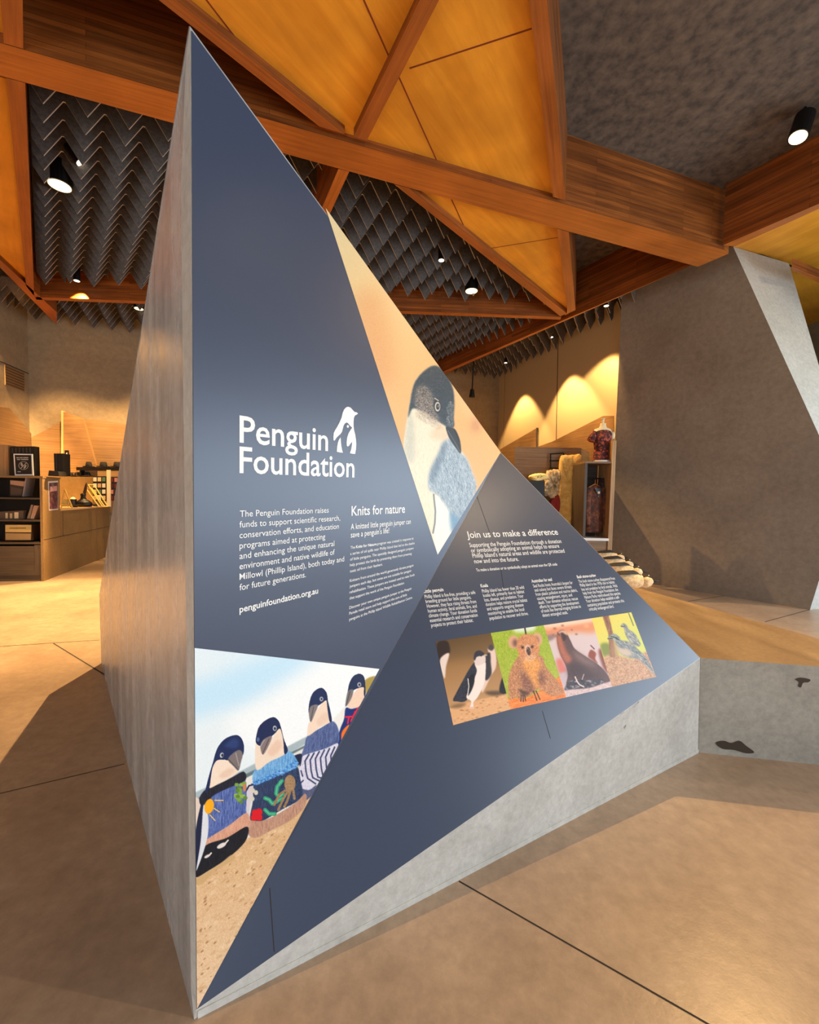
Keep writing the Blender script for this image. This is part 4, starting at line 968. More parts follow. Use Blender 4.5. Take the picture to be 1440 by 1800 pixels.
# ------------------------------------------------------------------ ceiling spotlights
def downlight(px, z, label, r=.05, h=.2, aim=None, power=0, angle=75, color=WARM, lens='lamp', tilt=(0, 0), top=None, group=None, blend=.5):
    p = on_z(*px, z); t = empty('spotlight', (p[0], p[1], z), label, 'spotlight', group)
    d = unit(np.array([tilt[0], tilt[1], -1.0])); up_ = -d
    bm = bmesh.new(); add_tube(bm, p + up_ * .004, p + up_ * h, r, seg=20); finish(bm); link('housing', bm, M['blackmetal'], t, smooth=False)
    bm = bmesh.new(); add_tube(bm, p - up_ * .001, p + up_ * .012, r * .86, seg=20); finish(bm); link('lens', bm, M[lens], t)
    bm = bmesh.new(); q = p + up_ * (h - .01); add_tube(bm, q, (q[0], q[1], top or ZRIB), .012, seg=8); finish(bm); link('stem', bm, M['blackmetal'], t)
    if power:
        a = aim if aim is not None else (p + d * 4)
        spot('spotlight_beam', tuple(p + d * .03), tuple(a), power, color, angle, blend)
    return t
#LAMPS
downlight((105, 327), zc(4.0), 'large lit spotlight hanging among the left zigzag baffles', r=.13, h=.26, aim=(-4.8, 5.2, 0), power=2200, angle=60)
downlight((142, 287), zc(4.06), 'crescent of a tilted lit spotlight above the large one at left', r=.05, h=.2, tilt=(.7, .2), lens='lampsmall')
downlight((135, 494), zc(3.98), 'small black spotlight in front of the far beam at left', r=.05, h=.28, lens='lampsmall', aim=(-7.0, 9.4, 2.2), power=1150, angle=62, blend=.6)
downlight((244, 543), zc(4.0), 'lit spotlight half hidden by the concrete wedge edge', r=.09, h=.2, aim=(-5.9, 9.4, 1.0), power=480, angle=75, blend=.6)
downlight((417, 560), zc(4.0), 'assumed spotlight hidden behind the wedge, throwing its shadow on the floor at left', r=.09, h=.2, aim=(-4.4, 3.0, 0), power=5200, angle=66, blend=.3)
downlight((776, 458), zc(4.0), 'black tube spotlight pointing down among the right baffles', r=.05, h=.34, lens='lampsmall', aim=(1.0, 6.2, 0), power=300)
downlight((829, 512), zc(3.98), 'bright glowing spotlight before the far beam at right', r=.12, h=.2, aim=(1.9, 7.0, .8), power=900, angle=70)
downlight((1403, 242), zc(4.15), 'tilted bright spotlight under the charcoal ceiling at top right', r=.09, h=.26, tilt=(-.35, -.1), top=ZTOP, aim=(2.2, 1.9, 0), power=900, angle=80)
for px, lab in (((1066, 538), 'wall washer spotlight nearest the grey slab'), ((969, 593), 'wall washer spotlight above the tall wall joint'), ((889, 638), 'wall washer spotlight third from the grey slab'), ((836, 664), 'farthest wall washer spotlight, above the hanging black microphone')):
    p = on_z(*px, zc(4.0)); n = np.array([UR[1], -UR[0], 0])
    w = p + n * np.dot(RW - p, n)
    downlight(px, zc(4.0), lab, r=.05, h=.22, lens='lampsmall', aim=tuple(p + [0, 0, -5] + (UR * 2.2 if px[0] == 1066 else 0)), power=850, angle=76, blend=.3)
# assumed wall washer out of frame over the left shop wall ; unseen fill lamps added for the right floor, slab facet and entrance bay
for loc, aim, pw, an in (((-7.6, 7.3, 5.0), (-8.5, 7.9, 2.0), 1900, 70), ((4.2, .4, 5.3), (2.6, 1.6, 0), 380, 85), ((6.6, 3.0, 5.3), (4.9, 4.6, 3.2), 330, 105), ((.8, -2.6, 5.3), (.6, .4, 0), 260, 95)):
    t = empty('spotlight', loc, 'black ceiling spotlight outside the picture, ' + ('assumed over the left shop wall' if loc[0] < -5 else 'fill lamp added towards the pale slab facet' if loc[0] > 6 else 'fill lamp added right of the entrance bay' if loc[0] > 2 else 'fill lamp added above the entrance bay'), 'spotlight')
    p = np.array(loc); bm = bmesh.new(); add_tube(bm, p, p + [0, 0, .22], .06, seg=16); add_tube(bm, p + [0, 0, .2], (p[0], p[1], ZTOP), .012, seg=8); finish(bm); link('housing', bm, M['blackmetal'], t)
    spot('spotlight_beam', tuple(p - [0, 0, .01]), aim, pw, WARMWHITE if loc[0] > 2 else WARM, an, .6)
# ------------------------------------------------------------------ shop at the left
EX = np.array([1.0, 0, 0]); EZ = np.array([0, 0, 1.0])
def plane_pt(p, P, u, back=0.0):
    """sighted point on the vertical plane P,u, then pushed away from the viewer by back"""
    n = unit(np.array([u[1], -u[0], 0.0])); w = on_line(*p, P, u)
    if np.dot(n, w - CAMP) < 0: n = -n
    return w + n * back
def pbox(name, P, u, quad, t, mat, parent=None, back=0.0, z0=None, uvdir=None, bevel=0, kind=None):
    n = unit(np.array([u[1], -u[0], 0.0])); Q = [plane_pt(p, P, u) for p in quad]
    if np.dot(n, Q[0] - CAMP) < 0: n = -n
    Q = [q + n * back for q in Q]
    if z0 is not None:
        lo = sorted(range(len(Q)), key=lambda i: Q[i][2])[:2]
        for i in lo: Q[i][2] = z0
    bm = bmesh.new(); add_prism(bm, Q, n * t); finish(bm, bevel)
    o = link(name, bm, mat, parent, kind=kind)
    if uvdir is not None: grain_uv(o, uvdir)
    return o
def thing_px(name, P, u, quad, t, mat, label, cat, group=None, **k):
    o = pbox(name, P, u, quad, t, mat, **k); return tag(o, label, cat, group)

O = on_z(77.5, 1021.5); EF = unit(on_z(0, 1023) - on_z(77, 1022)); ES = unit(on_z(185, 980) - O)
O = np.array([O[0], O[1], 0.0])
zTop = plane_pt((60, 837), O, EF)[2]
def bc(a, b, c): return O + EF * a + ES * b + EZ * c
def bcbox(name, a0, a1, b0, b1, c0, c1, mat, parent, uv=None):
    bm = bmesh.new(); add_prism(bm, [bc(a0, b0, c0), bc(a1, b0, c0), bc(a1, b1, c0), bc(a0, b1, c0)], (0, 0, c1 - c0)); finish(bm)
    o = link(name, bm, mat, parent)
    if uv is not None: grain_uv(o, uv)
    return o
def zf(y): return plane_pt((40, y), O, EF)[2]
WB = 2.0; DB = .58
case = empty('bookcase', tuple(O), 'dark open bookcase with three shelves at the left edge, end panel in tan laminate', 'bookcase')
bcbox('side_panel', 0, .04, 0, DB, 0.0, zTop - .03, M['laminate'], case)
bcbox('side_panel', WB - .04, WB, 0, DB, 0, zTop - .03, M['cabinet'], case, EZ)
bcbox('back_panel', .04, WB - .04, DB - .03, DB, .1, zTop - .03, M['black'], case)
bcbox('top_board', -.01, WB, -.01, DB + .01, zTop - .03, zTop, M['laminate'], case)
for y in (876, 915, 955): bcbox('shelf', .04, WB - .04, .01, DB - .03, zf(y) - .015, zf(y) + .012, M['cabinet'], case, EF)
zb = zf(957)
dr = bcbox('drawer_front', .05, WB - .05, .006, .03, .13, zb - .03, M['cabinet'], case, EF)
bcbox('frame_rail', .04, .13, -.004, .02, .1, zb - .01, M['cabinet'], case, EZ); bcbox('frame_rail', .13, WB - .05, -.004, .02, .1, .17, M['cabinet'], case, EF)
bcbox('base_board', .045, WB - .045, .02, DB - .02, 0, .1, M['cabinet'], case, EF)
M['post'] = mottled('poster_print', (62, 34, 44), (150, 96, 104), 14.0, .6, mid=(104, 62, 72))
# poster fixed on the end panel
ps = thing_px('poster', O, ES, [(84.5, 846), (101.5, 845), (102, 896), (86, 897.5)], -.004, M['white'], 'narrow plum coloured poster on the tan end panel of the bookcase', 'poster')
pbox('poster_print', O, ES, [(85.5, 849), (101, 848), (101.2, 894), (86.6, 895.5)], -.002, M['post'], ps, back=-.004)
pbox('poster_block', O, ES, [(87, 855), (99.5, 854.3), (99.5, 863), (87.2, 864)], -.001, plain('poster_pale', (206, 160, 158), .6), ps, back=-.006)
# books and boxes on the shelves
bk = {}
def book(quad, depth, rgb, label, back=.12, cover=None, name='book', cat='book'):
    m = plain('book_%d' % len(bk), rgb, .55); bk[len(bk)] = 1
    t = pbox(name, O, EF, quad, depth, m, back=back); tag(t, label, cat)
    if cover:
        for q, c in cover:
            mm = plain('cover_%d' % len(bk), c, .55); bk[len(bk)] = 1
            pbox('cover_print', O, EF, q, -.003, mm, t, back=back)
    return t
book([(7, 843), (36, 845), (29.5, 872.5), (7, 872.5)], .035, (58, 46, 40), 'face-out large book with a pale top half on the upper bookcase shelf', cover=[([(8, 844), (34, 846), (32, 855), (8, 851)], (176, 138, 112)), ([(9, 856), (30, 860), (28, 870), (9, 870)], (84, 66, 54))])
book([(36.5, 839.5), (38.5, 839.5), (33, 872.8), (30.6, 872.8)], .2, (150, 136, 128), 'thin grey book leaning beside the face-out book, upper shelf', back=.1)
book([(64, 852), (66.4, 852), (63.8, 873), (61.6, 873)], .2, (140, 132, 112), 'thin pale book leaning near the right end of the upper shelf, left one of two')
book([(68, 850), (70, 850), (68.2, 873), (66.2, 873)], .2, (120, 112, 100), 'thin grey book leaning at the right end of the upper shelf, right one of two')
book([(45, 887.5), (48.6, 888), (42.5, 912.6), (37.5, 912.2)], .2, (150, 128, 106), 'cream book leaning left in the middle shelf, darker of the two')
book([(50, 889), (58.5, 889.5), (50, 912.8), (43.5, 912.6)], .2, (198, 158, 132), 'salmon book leaning left in the middle shelf, wider of the two')
book([(-14, 900), (33, 898), (32, 913), (-14, 913)], .2, (90, 72, 58), 'low patterned box on the middle bookcase shelf', back=.1, name='gift_box', cat='box',
     cover=[([(1, 902), (5, 902), (5, 912), (1, 912)], (214, 190, 150)), ([(9, 903), (13, 903), (13, 912), (9, 912)], (206, 176, 130)), ([(17, 901), (24, 901), (24, 912), (17, 912)], (222, 200, 160))])
book([(2, 922.5), (49.5, 922.5), (48.5, 951), (2, 951)], .22, (70, 52, 40), 'landscape box with a yellowish upper half on the lowest bookcase shelf', back=.08, name='gift_box', cat='box',
     cover=[([(2.6, 923.3), (48.8, 923.3), (48.5, 936), (2.6, 936)], (196, 170, 104)), ([(2.8, 938), (48, 939), (47.6, 950), (3, 950)], (150, 124, 84)), ([(10, 928), (40, 928), (40, 930), (10, 930)], (140, 110, 60))])
# on top of the bookcase
OT = O + ES * .14
st = thing_px('sign_stand', OT, EF, [(18, 785), (60, 784.5), (61.5, 836.3), (18, 836.3)], .12, M['black'], 'black slatted box stand behind the framed notice on the bookcase', 'display stand')
for k in range(6): pbox('slat', OT, EF, [(21 + k * 6.2, 787), (23.5 + k * 6.2, 787), (23.8 + k * 6.2, 796), (21.3 + k * 6.2, 796)], -.008, M['cabinet'], st)
OS = O + ES * .06
sg = empty('framed_notice', tuple(plane_pt((42, 836.5), OS, EF)), 'small black notice with a crossed-out circle in a white frame, on the bookcase', 'sign')
pbox('frame', OS, EF, [(23.5, 797.5), (57, 798), (58.8, 836), (26, 836)], .012, M['white'], sg)
pbox('notice_face', OS, EF, [(26, 799.6), (54.8, 800), (56.4, 833.6), (28, 833.6)], -.002, M['black'], sg)
M['chalk'] = plain('notice_marks', (170, 162, 150), .6)
def marks(name, polys, parent, P, u, mat, back=-.003):
    bm = bmesh.new()
    n = unit(np.array([u[1], -u[0], 0.0])); n = n if np.dot(n, P - CAMP) > 0 else -n
    for q in polys: add_prism(bm, [plane_pt(p, P, u) + n * back for p in q], -n * .001)
    finish(bm); return link(name, bm, mat, parent)
def bar(x0, y0, x1, y1): return [(x0, y0), (x1, y0), (x1, y1), (x0, y1)]
marks('notice_text', [bar(29, 803.6, 33.5, 805.4), bar(34.6, 803.6, 40, 805.4), bar(41, 803.6, 50, 805.4)], sg, OS, EF, M['chalk'])
marks('notice_text', [bar(30, 806.8, 36, 808.6), bar(37.5, 806.8, 50, 808.6)], sg, OS, EF, M['chalk'])
ring = []
for k in range(28):
    a, b = 2 * PIa * k / 28, 2 * PIa * (k + 1) / 28
    f = lambda t, r: (41.5 + 8.6 * r * math.cos(t), 818.5 + 7.4 * r * math.sin(t))
    ring.append([f(a, 1), f(b, 1), f(b, .9), f(a, .9)])
ring.append([(35.6, 823.6), (36.6, 824.4), (47.6, 813.6), (46.6, 812.8)])
marks('notice_symbol', ring, sg, OS, EF, M['chalk'])
marks('notice_symbol', [smooth_px([(36.5, 815), (38.6, 813.2), (40.2, 816), (40.4, 819.6), (37.6, 819)], 3)], sg, OS, EF, M['chalk'])
marks('notice_symbol', [smooth_px([(44, 818), (46.6, 817.4), (46, 821), (43, 824), (41.6, 823)], 3)], sg, OS, EF, M['chalk'])
marks('notice_text', [bar(31, 828.5, 37, 830)], sg, OS, EF, M['chalk'])
thing_px('wooden_box', OT, EF, [(-30, 781), (13.5, 782), (15.5, 836.3), (-30, 836.3)], .2, M['oak'], 'wooden display box on the bookcase at the left picture edge', 'display box', uvdir=EZ)
t = thing_px('black_case', OT + ES * .2, EF, [(94.5, 797), (110, 797), (110.5, 836.4), (96, 836.4)], .2, M['black'], 'tall black upright case standing on the end of the bookcase', 'case', )
pbox('spine', OT + ES * .2, EF, [(98.5, 797.5), (99.3, 797.5), (100.2, 836), (99.2, 836)], -.004, M['cabinet'], t)
thing_px('black_box', OT + ES * .02, EF, [(86, 827), (102, 828.5), (104, 836.5), (84.5, 836.5)], .2, plain('box_black', (30, 24, 22), .5), 'flat black lidded box lying on the bookcase before the tall case', 'box')

# counter continuing behind the bookcase end
pc = on_line(110, 894.5, O, ES); zC = pc[2]; s0 = np.dot(pc - O, ES); s1 = 2.9
ct = empty('shop_counter', tuple(O + ES * s0), 'tan laminate shop counter running away behind the concrete wedge', 'counter')
def ctbox(name, a0, a1, b0, b1, c0, c1, mat, parent=ct): return bcbox(name, a0, a1, b0, b1, c0, c1, mat, parent)
ctbox('body', 0.0, .95, DB + .002, s1, 0, zC - .03, M['laminate'])
ctbox('worktop', -.015, .95, DB + .012, s1, zC - .03, zC, plain('counter_top', (226, 190, 130), .35))
zJ = on_line(150, 934, O, ES)[2]
ctbox('panel_joint', -.002, .001, .02, s1, zJ - .004, zJ + .004, M['joint'])
ctbox('panel_joint', -.002, .001, s0 + .0, s0 + .008, zJ, zC - .03, M['joint'])
# raised display unit on the counter
YD = np.array([0, 8.98, 0.0])
du_ = empty('display_unit', (-6.9, 8.85, zC), 'raised tan display unit on the counter holding dark hats', 'display unit')
zU = plane_pt((130, 838), YD, EX)[2]
def yb(name, quad, t, mat, parent, Y, **k): return pbox(name, np.array([0, Y, 0.0]), EX, quad, t, mat, parent, **k)
yb('unit_body', [(104, 838), (163, 838), (163, 880), (104, 880)], .28, M['laminate'], du_, 8.98, z0=zC + .001)
yb('upper_shelf', [(134, 821), (214, 821), (214, 826.5), (134, 826.5)], .27, M['black'], du_, 9.0)
yb('upright', [(140, 826.5), (142, 826.5), (142, 838), (140, 838)], .25, M['black'], du_, 9.01)
def hat(px, Y, w, label, crown=.11):
    p = on_y(*px, Y); t = empty('felt_hat', tuple(p), label, 'hat', 'dark hats on the display unit')
    bm = bmesh.new(); R = []
    for r, z in ((w, 0.004), (w * .98, .016), (w * .56, .02), (w * .5, crown * .8), (w * .42, crown), (w * .1, crown * .93)):
        R.append([p + np.array([r * math.cos(q), r * .8 * math.sin(q), z]) for q in np.linspace(0, 2 * PIa, 20, endpoint=False)])
    add_loft(bm, R); finish(bm); link('hat_body', bm, M['felt'], t, smooth=True)
    bm = bmesh.new(); add_loft(bm, [[p + np.array([w * rr * math.cos(q), w * rr * .8 * math.sin(q), z]) for q in np.linspace(0, 2 * PIa, 20, endpoint=False)] for rr, z in ((.575, .021), (.56, .05))], caps=False); finish(bm); link('hat_band', bm, M['black'], t, smooth=True)
M['felt'] = plain('hat_felt', (38, 28, 24), .85)
for k, (x, lab) in enumerate(((157, 'leftmost dark hat on the black upper shelf above the counter'), (182, 'middle dark hat on the black upper shelf above the counter'), (206, 'dark hat on the black upper shelf nearest the concrete wedge'))): hat((x, 821), 9.13, .13, lab)
for x, lab in ((123, 'small dark hat on the display unit below the shelf, leftmost'), (137, 'dark hat beside the gold wire frame on the display unit'), (153, 'dark hat under the right part of the shelf on the display unit')): hat((x, 837.6), 9.1, .12, lab, .09)
wf = empty('wire_frame', tuple(on_y(126, 837, 9.04)), 'gold wire frame standing among the hats on the display unit', 'frame')
M['brass'] = plain('brass', (186, 140, 70), .35, .6)
for nm, a, b in (('wire', (117, 819), (135, 819)), ('wire', (117, 819), (116.5, 837)), ('wire', (135, 819), (135, 837)), ('wire', (117, 824), (135, 822))):
    bm = bmesh.new(); add_tube(bm, on_y(*a, 9.04), on_y(*b, 9.04), .006, seg=6); finish(bm); link(nm, bm, M['brass'], wf)
# product racks with hanging packets
def rack(quad, Y, rgb, label, rows, cols, name='product_rack'):
    m = plain('rack_back_%d' % rows, (40, 34, 34), .6)
    t = empty(name, tuple(on_y(sum(q[0] for q in quad) / 4, quad[2][1], Y)), label, 'product rack')
    yb('rack_board', quad, .02, m, t, Y, z0=None)
    x0, y0 = quad[0]; x1, y1 = quad[2]
    for r in range(rows):
        for c in range(cols):
            px = x0 + (c + .16) * (x1 - x0) / cols; w = (x1 - x0) / cols * .68; py = y0 + (r + .2) * (y1 - y0) / rows; h = (y1 - y0) / rows * .66
            mm = plain('packet_%d%d' % (r, c), rgb[(r * cols + c) % len(rgb)], .35)
            pk = yb('packet', bar(px, py, px + w, py + h), -.014, mm, None, Y); tag(pk, {'product_rack': 'small packet hanging on the rack of pale and green packets by the white post', 'display_rack': 'small maroon packet on the rack right of the white post'}[name], 'packet', 'packets on the ' + ('pale' if name == 'product_rack' else 'maroon') + ' rack')
rack([(163.5, 837), (187, 837), (187, 880), (163.5, 880)], 8.8, [(226, 214, 186), (214, 190, 140), (92, 124, 92), (232, 226, 210), (206, 170, 120)], 'black rack of small pale and green packets on the counter', 4, 3)
rack([(193.5, 838), (208, 838), (208, 880), (193.5, 880)], 8.8, [(96, 40, 44), (176, 120, 110), (70, 34, 40)], 'black rack of maroon packets right of the white post', 4, 2, 'display_rack')
thing_px('white_post', np.array([0, 8.76, 0]), EX, [(187.3, 826), (193.2, 826), (193.4, 882), (187.6, 882)], .03, M['cream'], 'cream vertical post between the two packet racks on the counter', 'post', z0=zC + .001)
# things on the worktop
def on_top(x, y):
    p = on_line(x, 885, O + EF * (.12 + (890 - y) * .028), ES); return np.array([p[0], p[1], zC + .001])
ez = empty('wooden_easel', tuple(on_top(116, 888)), 'small yellow wooden easel leaning at the near end of the counter', 'easel')
p = on_top(116, 889)
def xz(dx, dy, dz): return p + EX * dx + np.array([0, dy, 0]) + EZ * dz
for nm, a, b in (('easel_leg', (-.09, 0, 0), (-.05, .04, .34)), ('easel_leg', (.12, 0, 0), (-.05, .04, .34)), ('easel_ledge', (-.09, -.01, .05), (.10, -.01, .05))):
    bm = bmesh.new(); add_tube(bm, xz(*a), xz(*b), .013, seg=6); finish(bm); link(nm, bm, M['easel'] if 'easel' in M else M.setdefault('easel', plain('easel_wood', (236, 196, 104), .5)), ez)
bm = bmesh.new(); add_box(bm, xz(-.03, .03, .09), (.12, .02, .14)); finish(bm); link('picture', bm, plain('easel_card', (240, 220, 140), .5), ez)
cp = empty('black_cup', tuple(on_top(128.5, 884)), 'short black cup with pale contents on the counter beside the easel', 'cup'); p = on_top(128.5, 885)
bm = bmesh.new(); add_loft(bm, [[p + np.array([r * math.cos(q), r * math.sin(q), z]) for q in np.linspace(0, 2 * PIa, 20, endpoint=False)] for r, z in ((.05, .002), (.058, .02), (.06, .15), (.052, .15), (.05, .12))]); finish(bm); link('cup_body', bm, M['black'], cp, smooth=False)
bm = bmesh.new(); add_loft(bm, [[p + np.array([r * math.cos(q), r * math.sin(q), z]) for q in np.linspace(0, 2 * PIa, 14, endpoint=False)] for r, z in ((.045, .118), (.05, .16), (.03, .185), (.004, .195))]); finish(bm); link('cup_contents', bm, M['cream'], cp, smooth=True)
dh_ = empty('dish', tuple(on_top(131, 890)), 'shallow black dish in front of the black cup on the counter', 'dish'); p = on_top(131, 889.5)
bm = bmesh.new(); add_loft(bm, [[p + np.array([r * math.cos(q), r * .8 * math.sin(q), z]) for q in np.linspace(0, 2 * PIa, 20, endpoint=False)] for r, z in ((.05, .002), (.085, .045), (.078, .045), (.04, .012))]); finish(bm); link('dish_body', bm, M['black'], dh_, smooth=True)
ob = empty('carved_ornament', tuple(on_top(146, 890.5)), 'black carved ornament with an upright leaf shaped blade on the counter', 'ornament'); p = on_top(146, 890.5)
bm = bmesh.new(); add_loft(bm, [[p + np.array([r * math.cos(q) * (1.25 + .15 * math.sin(3 * q)), r * .8 * math.sin(q), z]) for q in np.linspace(0, 2 * PIa, 24, endpoint=False)] for r, z in ((.09, .002), (.135, .03), (.12, .09), (.09, .12), (.05, .15), (.035, .2), (.045, .25), (.02, .27))]); finish(bm); link('carved_base', bm, M['blackmetal'], ob, smooth=True)
bm = bmesh.new(); q0 = p + np.array([.02, 0, .2]); L = []
for t_, w in ((0, .012), (.2, .03), (.5, .036), (.8, .022), (1, .003)): L.append([q0 + np.array([t_ * .06 + w * math.cos(q), .01 * math.sin(q) * (w / .036 + .3), t_ * .3]) for q in np.linspace(0, 2 * PIa, 12, endpoint=False)])
add_loft(bm, L); finish(bm); link('blade', bm, plain('blade_dark', (52, 34, 28), .5), ob, smooth=True)
for (a, b, lab) in (((165, 852), (190, 884), 'slanted wooden frame leaning against the packet rack, front one'), ((161, 858), (184, 885), 'slanted wooden frame leaning behind the front one near the carved ornament')):
    fr_ = empty('photo_stand', tuple(on_y(*b, 8.35)), lab, 'stand'); A3, B3 = on_y(*a, 8.62), on_y(*b, 8.5); B3[2] = zC + .012; off = np.array([-.07, -.06, .0])
    for nm, u_, v__ in (('rail', A3, B3), ('rail', A3 + off, B3 + off), ('cross_bar', A3, A3 + off), ('cross_bar', B3, B3 + off), ('cross_bar', (A3 + B3) / 2, (A3 + B3) / 2 + off)):
        bm = bmesh.new(); add_tube(bm, u_, v__, .01, seg=6); finish(bm); link(nm, bm, M['easel'], fr_)
for x, y, lab in ((157, 892.5, 'small pale topped jar in front of the carved ornament'), (167, 892, 'small dark jar right of the carved ornament')):
    t = empty('small_jar', tuple(on_top(x, y)), lab, 'jar'); p = on_top(x, y)
    bm = bmesh.new(); add_tube(bm, p + EZ * .001, p + EZ * .03, .045, seg=16); finish(bm); link('jar_body', bm, M['black'], t)
    bm = bmesh.new(); add_tube(bm, p + EZ * .03, p + EZ * .04, .04, seg=16); finish(bm); link('lid', bm, M['cream'] if x < 160 else M['cabinet'], t)

# wainscot and timber panels on the shop walls
def wallpoly(name, P, u, pts, t, mat, kind='structure', uv=None):
    n = unit(np.array([u[1], -u[0], 0.0])); Q = [plane_pt(p, P, u) for p in pts]; n = n if np.dot(n, CAMP - Q[0]) > 0 else -n
    bm = bmesh.new(); add_prism(bm, Q, n * t); finish(bm); o = link(name, bm, mat, kind=kind); grain_uv(o, uv if uv is not None else u); return o
M['wains'] = wood('wainscot_timber', (136, 102, 62), (172, 136, 90), across=30, along=.5)
wallpoly('trim_4', CORN, UB, [(57, 769), (108, 742), (170, 738), (260, 752), (260, 900), (57, 900)], .03, M['wains'])
wallpoly('trim_5', CORN, UL, [(-60, 706), (13, 717), (57.5, 768), (57.5, 900), (-60, 930)], .03, M['wains'])
wallpoly('trim_6', CORN, UL, [(-30, 621.5), (54.5, 658), (54.5, 659.4), (-30, 623)], .004, M['joint'])
wp = empty('timber_panel', tuple(on_y(125, 838, 9.12)), 'freestanding four sided timber panel with a pale left edge behind the counter', 'panel')
o = yb('panel_board', [(110, 723), (145.5, 735), (168.5, 818), (168.5, 837.3), (110, 837.3)], .05, M['oak'], wp, 9.12, uvdir=EX, z0=zU if False else None)
yb('panel_edge', [(107.6, 721.5), (110.4, 723), (110.4, 837.3), (107.6, 837.3)], .06, plain('pale_edge', (240, 204, 134), .5), wp, 9.11)
cd = thing_px('framed_card', np.array([0, 9.1, 0]), EX, [(113.5, 791.5), (120.5, 791.5), (121, 811), (114.5, 811)], .01, M['black'], 'small dark framed card with a white figure on the timber panel', 'card')
pbox('card_figure', np.array([0, 9.1, 0]), EX, [(116, 797), (118.2, 795), (118.6, 806), (116, 805)], -.002, M['white'], cd)
vt = empty('wall_vent', tuple(plane_pt((25, 675), CORN, UL)), 'square brown grille vent high on the left shop wall', 'vent')
pbox('grille_panel', CORN, UL, [(7.5, 640.5), (41.5, 655), (42, 688), (8.5, 676)], -.012, mottled('grille', (120, 88, 52), (150, 114, 70), 60, .6), vt)
for k in range(7):
    f = (k + .5) / 7; pbox('grille_slat', CORN, UL, [(8.5, 641.5 + 34 * f), (41, 655.5 + 32 * f), (41, 656.4 + 32 * f), (8.5, 642.4 + 34 * f)], -.006, M['joint'], vt, back=-.012)

# ------------------------------------------------------------------ shop at the right
M['oakgrey'] = wood('grey_oak', (112, 84, 54), (150, 116, 76), across=24, along=.6)
wallpoly('trim_7', RW, UR, [(880, 790), (944, 753), (944.5, 786), (973, 776), (1062, 731), (1080, 731), (1080, 960), (880, 900)], .02, M['oakgrey'])
wallpoly('trim_8', RW, UR, [(944, 752), (946.5, 752), (946.5, 790), (944, 790)], .025, M['cabinet'])
f0, f1 = on_y(905, 791, 7.4), on_y(1022, 787.5, 7.4); zp = f1[2]
bk1 = np.array([.45, .72, 0])
bm = bmesh.new(); add_prism(bm, [(f0[0], f0[1], 0), (f1[0], f1[1], 0), (f1[0] + bk1[0], f1[1] + bk1[1], 0), (f0[0] + bk1[0], f0[1] + bk1[1], 0)], (0, 0, zp)); finish(bm)
o = link('timber_partition', bm, M['oakgrey']); grain_uv(o, EX); tag(o, 'tall grey oak display partition behind the hanging sheepskin', 'partition')
# sheepskins
def fleece(name, pts, Y, th, mat, label, amp=.02, seed=1, cat='sheepskin'):
    P = np.array(smooth_px(pts, 6)); Q = [on_y(x, y, Y) for x, y in P]; c = sum(Q) / len(Q); r = np.random.default_rng(seed)
    bm = bmesh.new(); R = []
    for f, d in ((1.0, 0.0), (1.03, .35), (1.0, .7), (.92, .95), (.78, 1.05), (.6, 1.1), (.4, 1.05), (.2, 1.1), (.05, 1.08)):
        R.append([c + (q - c) * (f + r.normal(0, amp * .6)) + np.array([0, -th * d + r.normal(0, amp * .6), r.normal(0, amp * .5)]) for q in Q])
    add_loft(bm, R); finish(bm); o = link(name, bm, mat, smooth=True); tag(o, label, cat); return o
def wool(name, c1, c2, sc):
    return mottled(name, c1, c2, sc, .95, bump=.03, detail=8)
M['wool'] = wool('golden_wool', (232, 180, 88), (252, 216, 130), 16)
M['wool2'] = wool('pale_wool', (176, 140, 92), (246, 226, 184), 22)
fleece('sheepskin', [(985, 805), (990, 801.5), (1005, 801.5), (1020, 801), (1022, 820), (1020, 870), (1017, 930), (1010, 932), (990, 915), (979, 893), (982, 850), (982, 822)], 7.36, .06, M['wool'], 'tall golden sheepskin hanging on the end of the oak partition', .008)
fleece('sheepskin', [(960, 830), (970, 827), (983, 829), (982, 850), (980, 868), (972, 876), (962, 872), (955, 868), (957, 850)], 7.3, .09, M['wool2'], 'curly cream and brown sheepskin left of the golden one', .022, 2)
fleece('sheepskin', [(929, 838), (936, 834), (950, 833), (958, 836), (960, 842), (948, 845), (934, 845)], 7.2, .16, plain('cream_fleece', (250, 226, 150), .9), 'folded cream sheepskin lying on a dark shelf', .01, 3)
fleece('red_cushion', [(972, 874), (981, 872), (982, 895), (974, 905), (962, 890)], 7.28, .08, plain('red_cloth', (150, 44, 34), .8), 'red cushion peeking out below the curly sheepskin', .006, 4, 'cushion')
tb = thing_px('dark_shelf', np.array([0, 7.05, 0]), EX, [(925, 845.5), (958, 845.5), (958, 900), (925, 900)], .3, M['black'], 'dark low shelf unit under the folded cream sheepskin', 'shelf', z0=0)
rk_ = empty('metal_rack', tuple(on_y(980, 828, 7.38)), 'thin black metal rack behind the sheepskins', 'rack')
for a, b in (((967, 798), (991, 796.5)), ((968, 798), (968, 832)), ((991, 796.5), (991, 806)), ((966, 810), (984, 810)), ((966, 823), (983, 824))):
    bm = bmesh.new(); add_tube(bm, on_y(*a, 7.36), on_y(*b, 7.36), .012, seg=6); finish(bm); link('rack_bar', bm, M['blackmetal'], rk_)
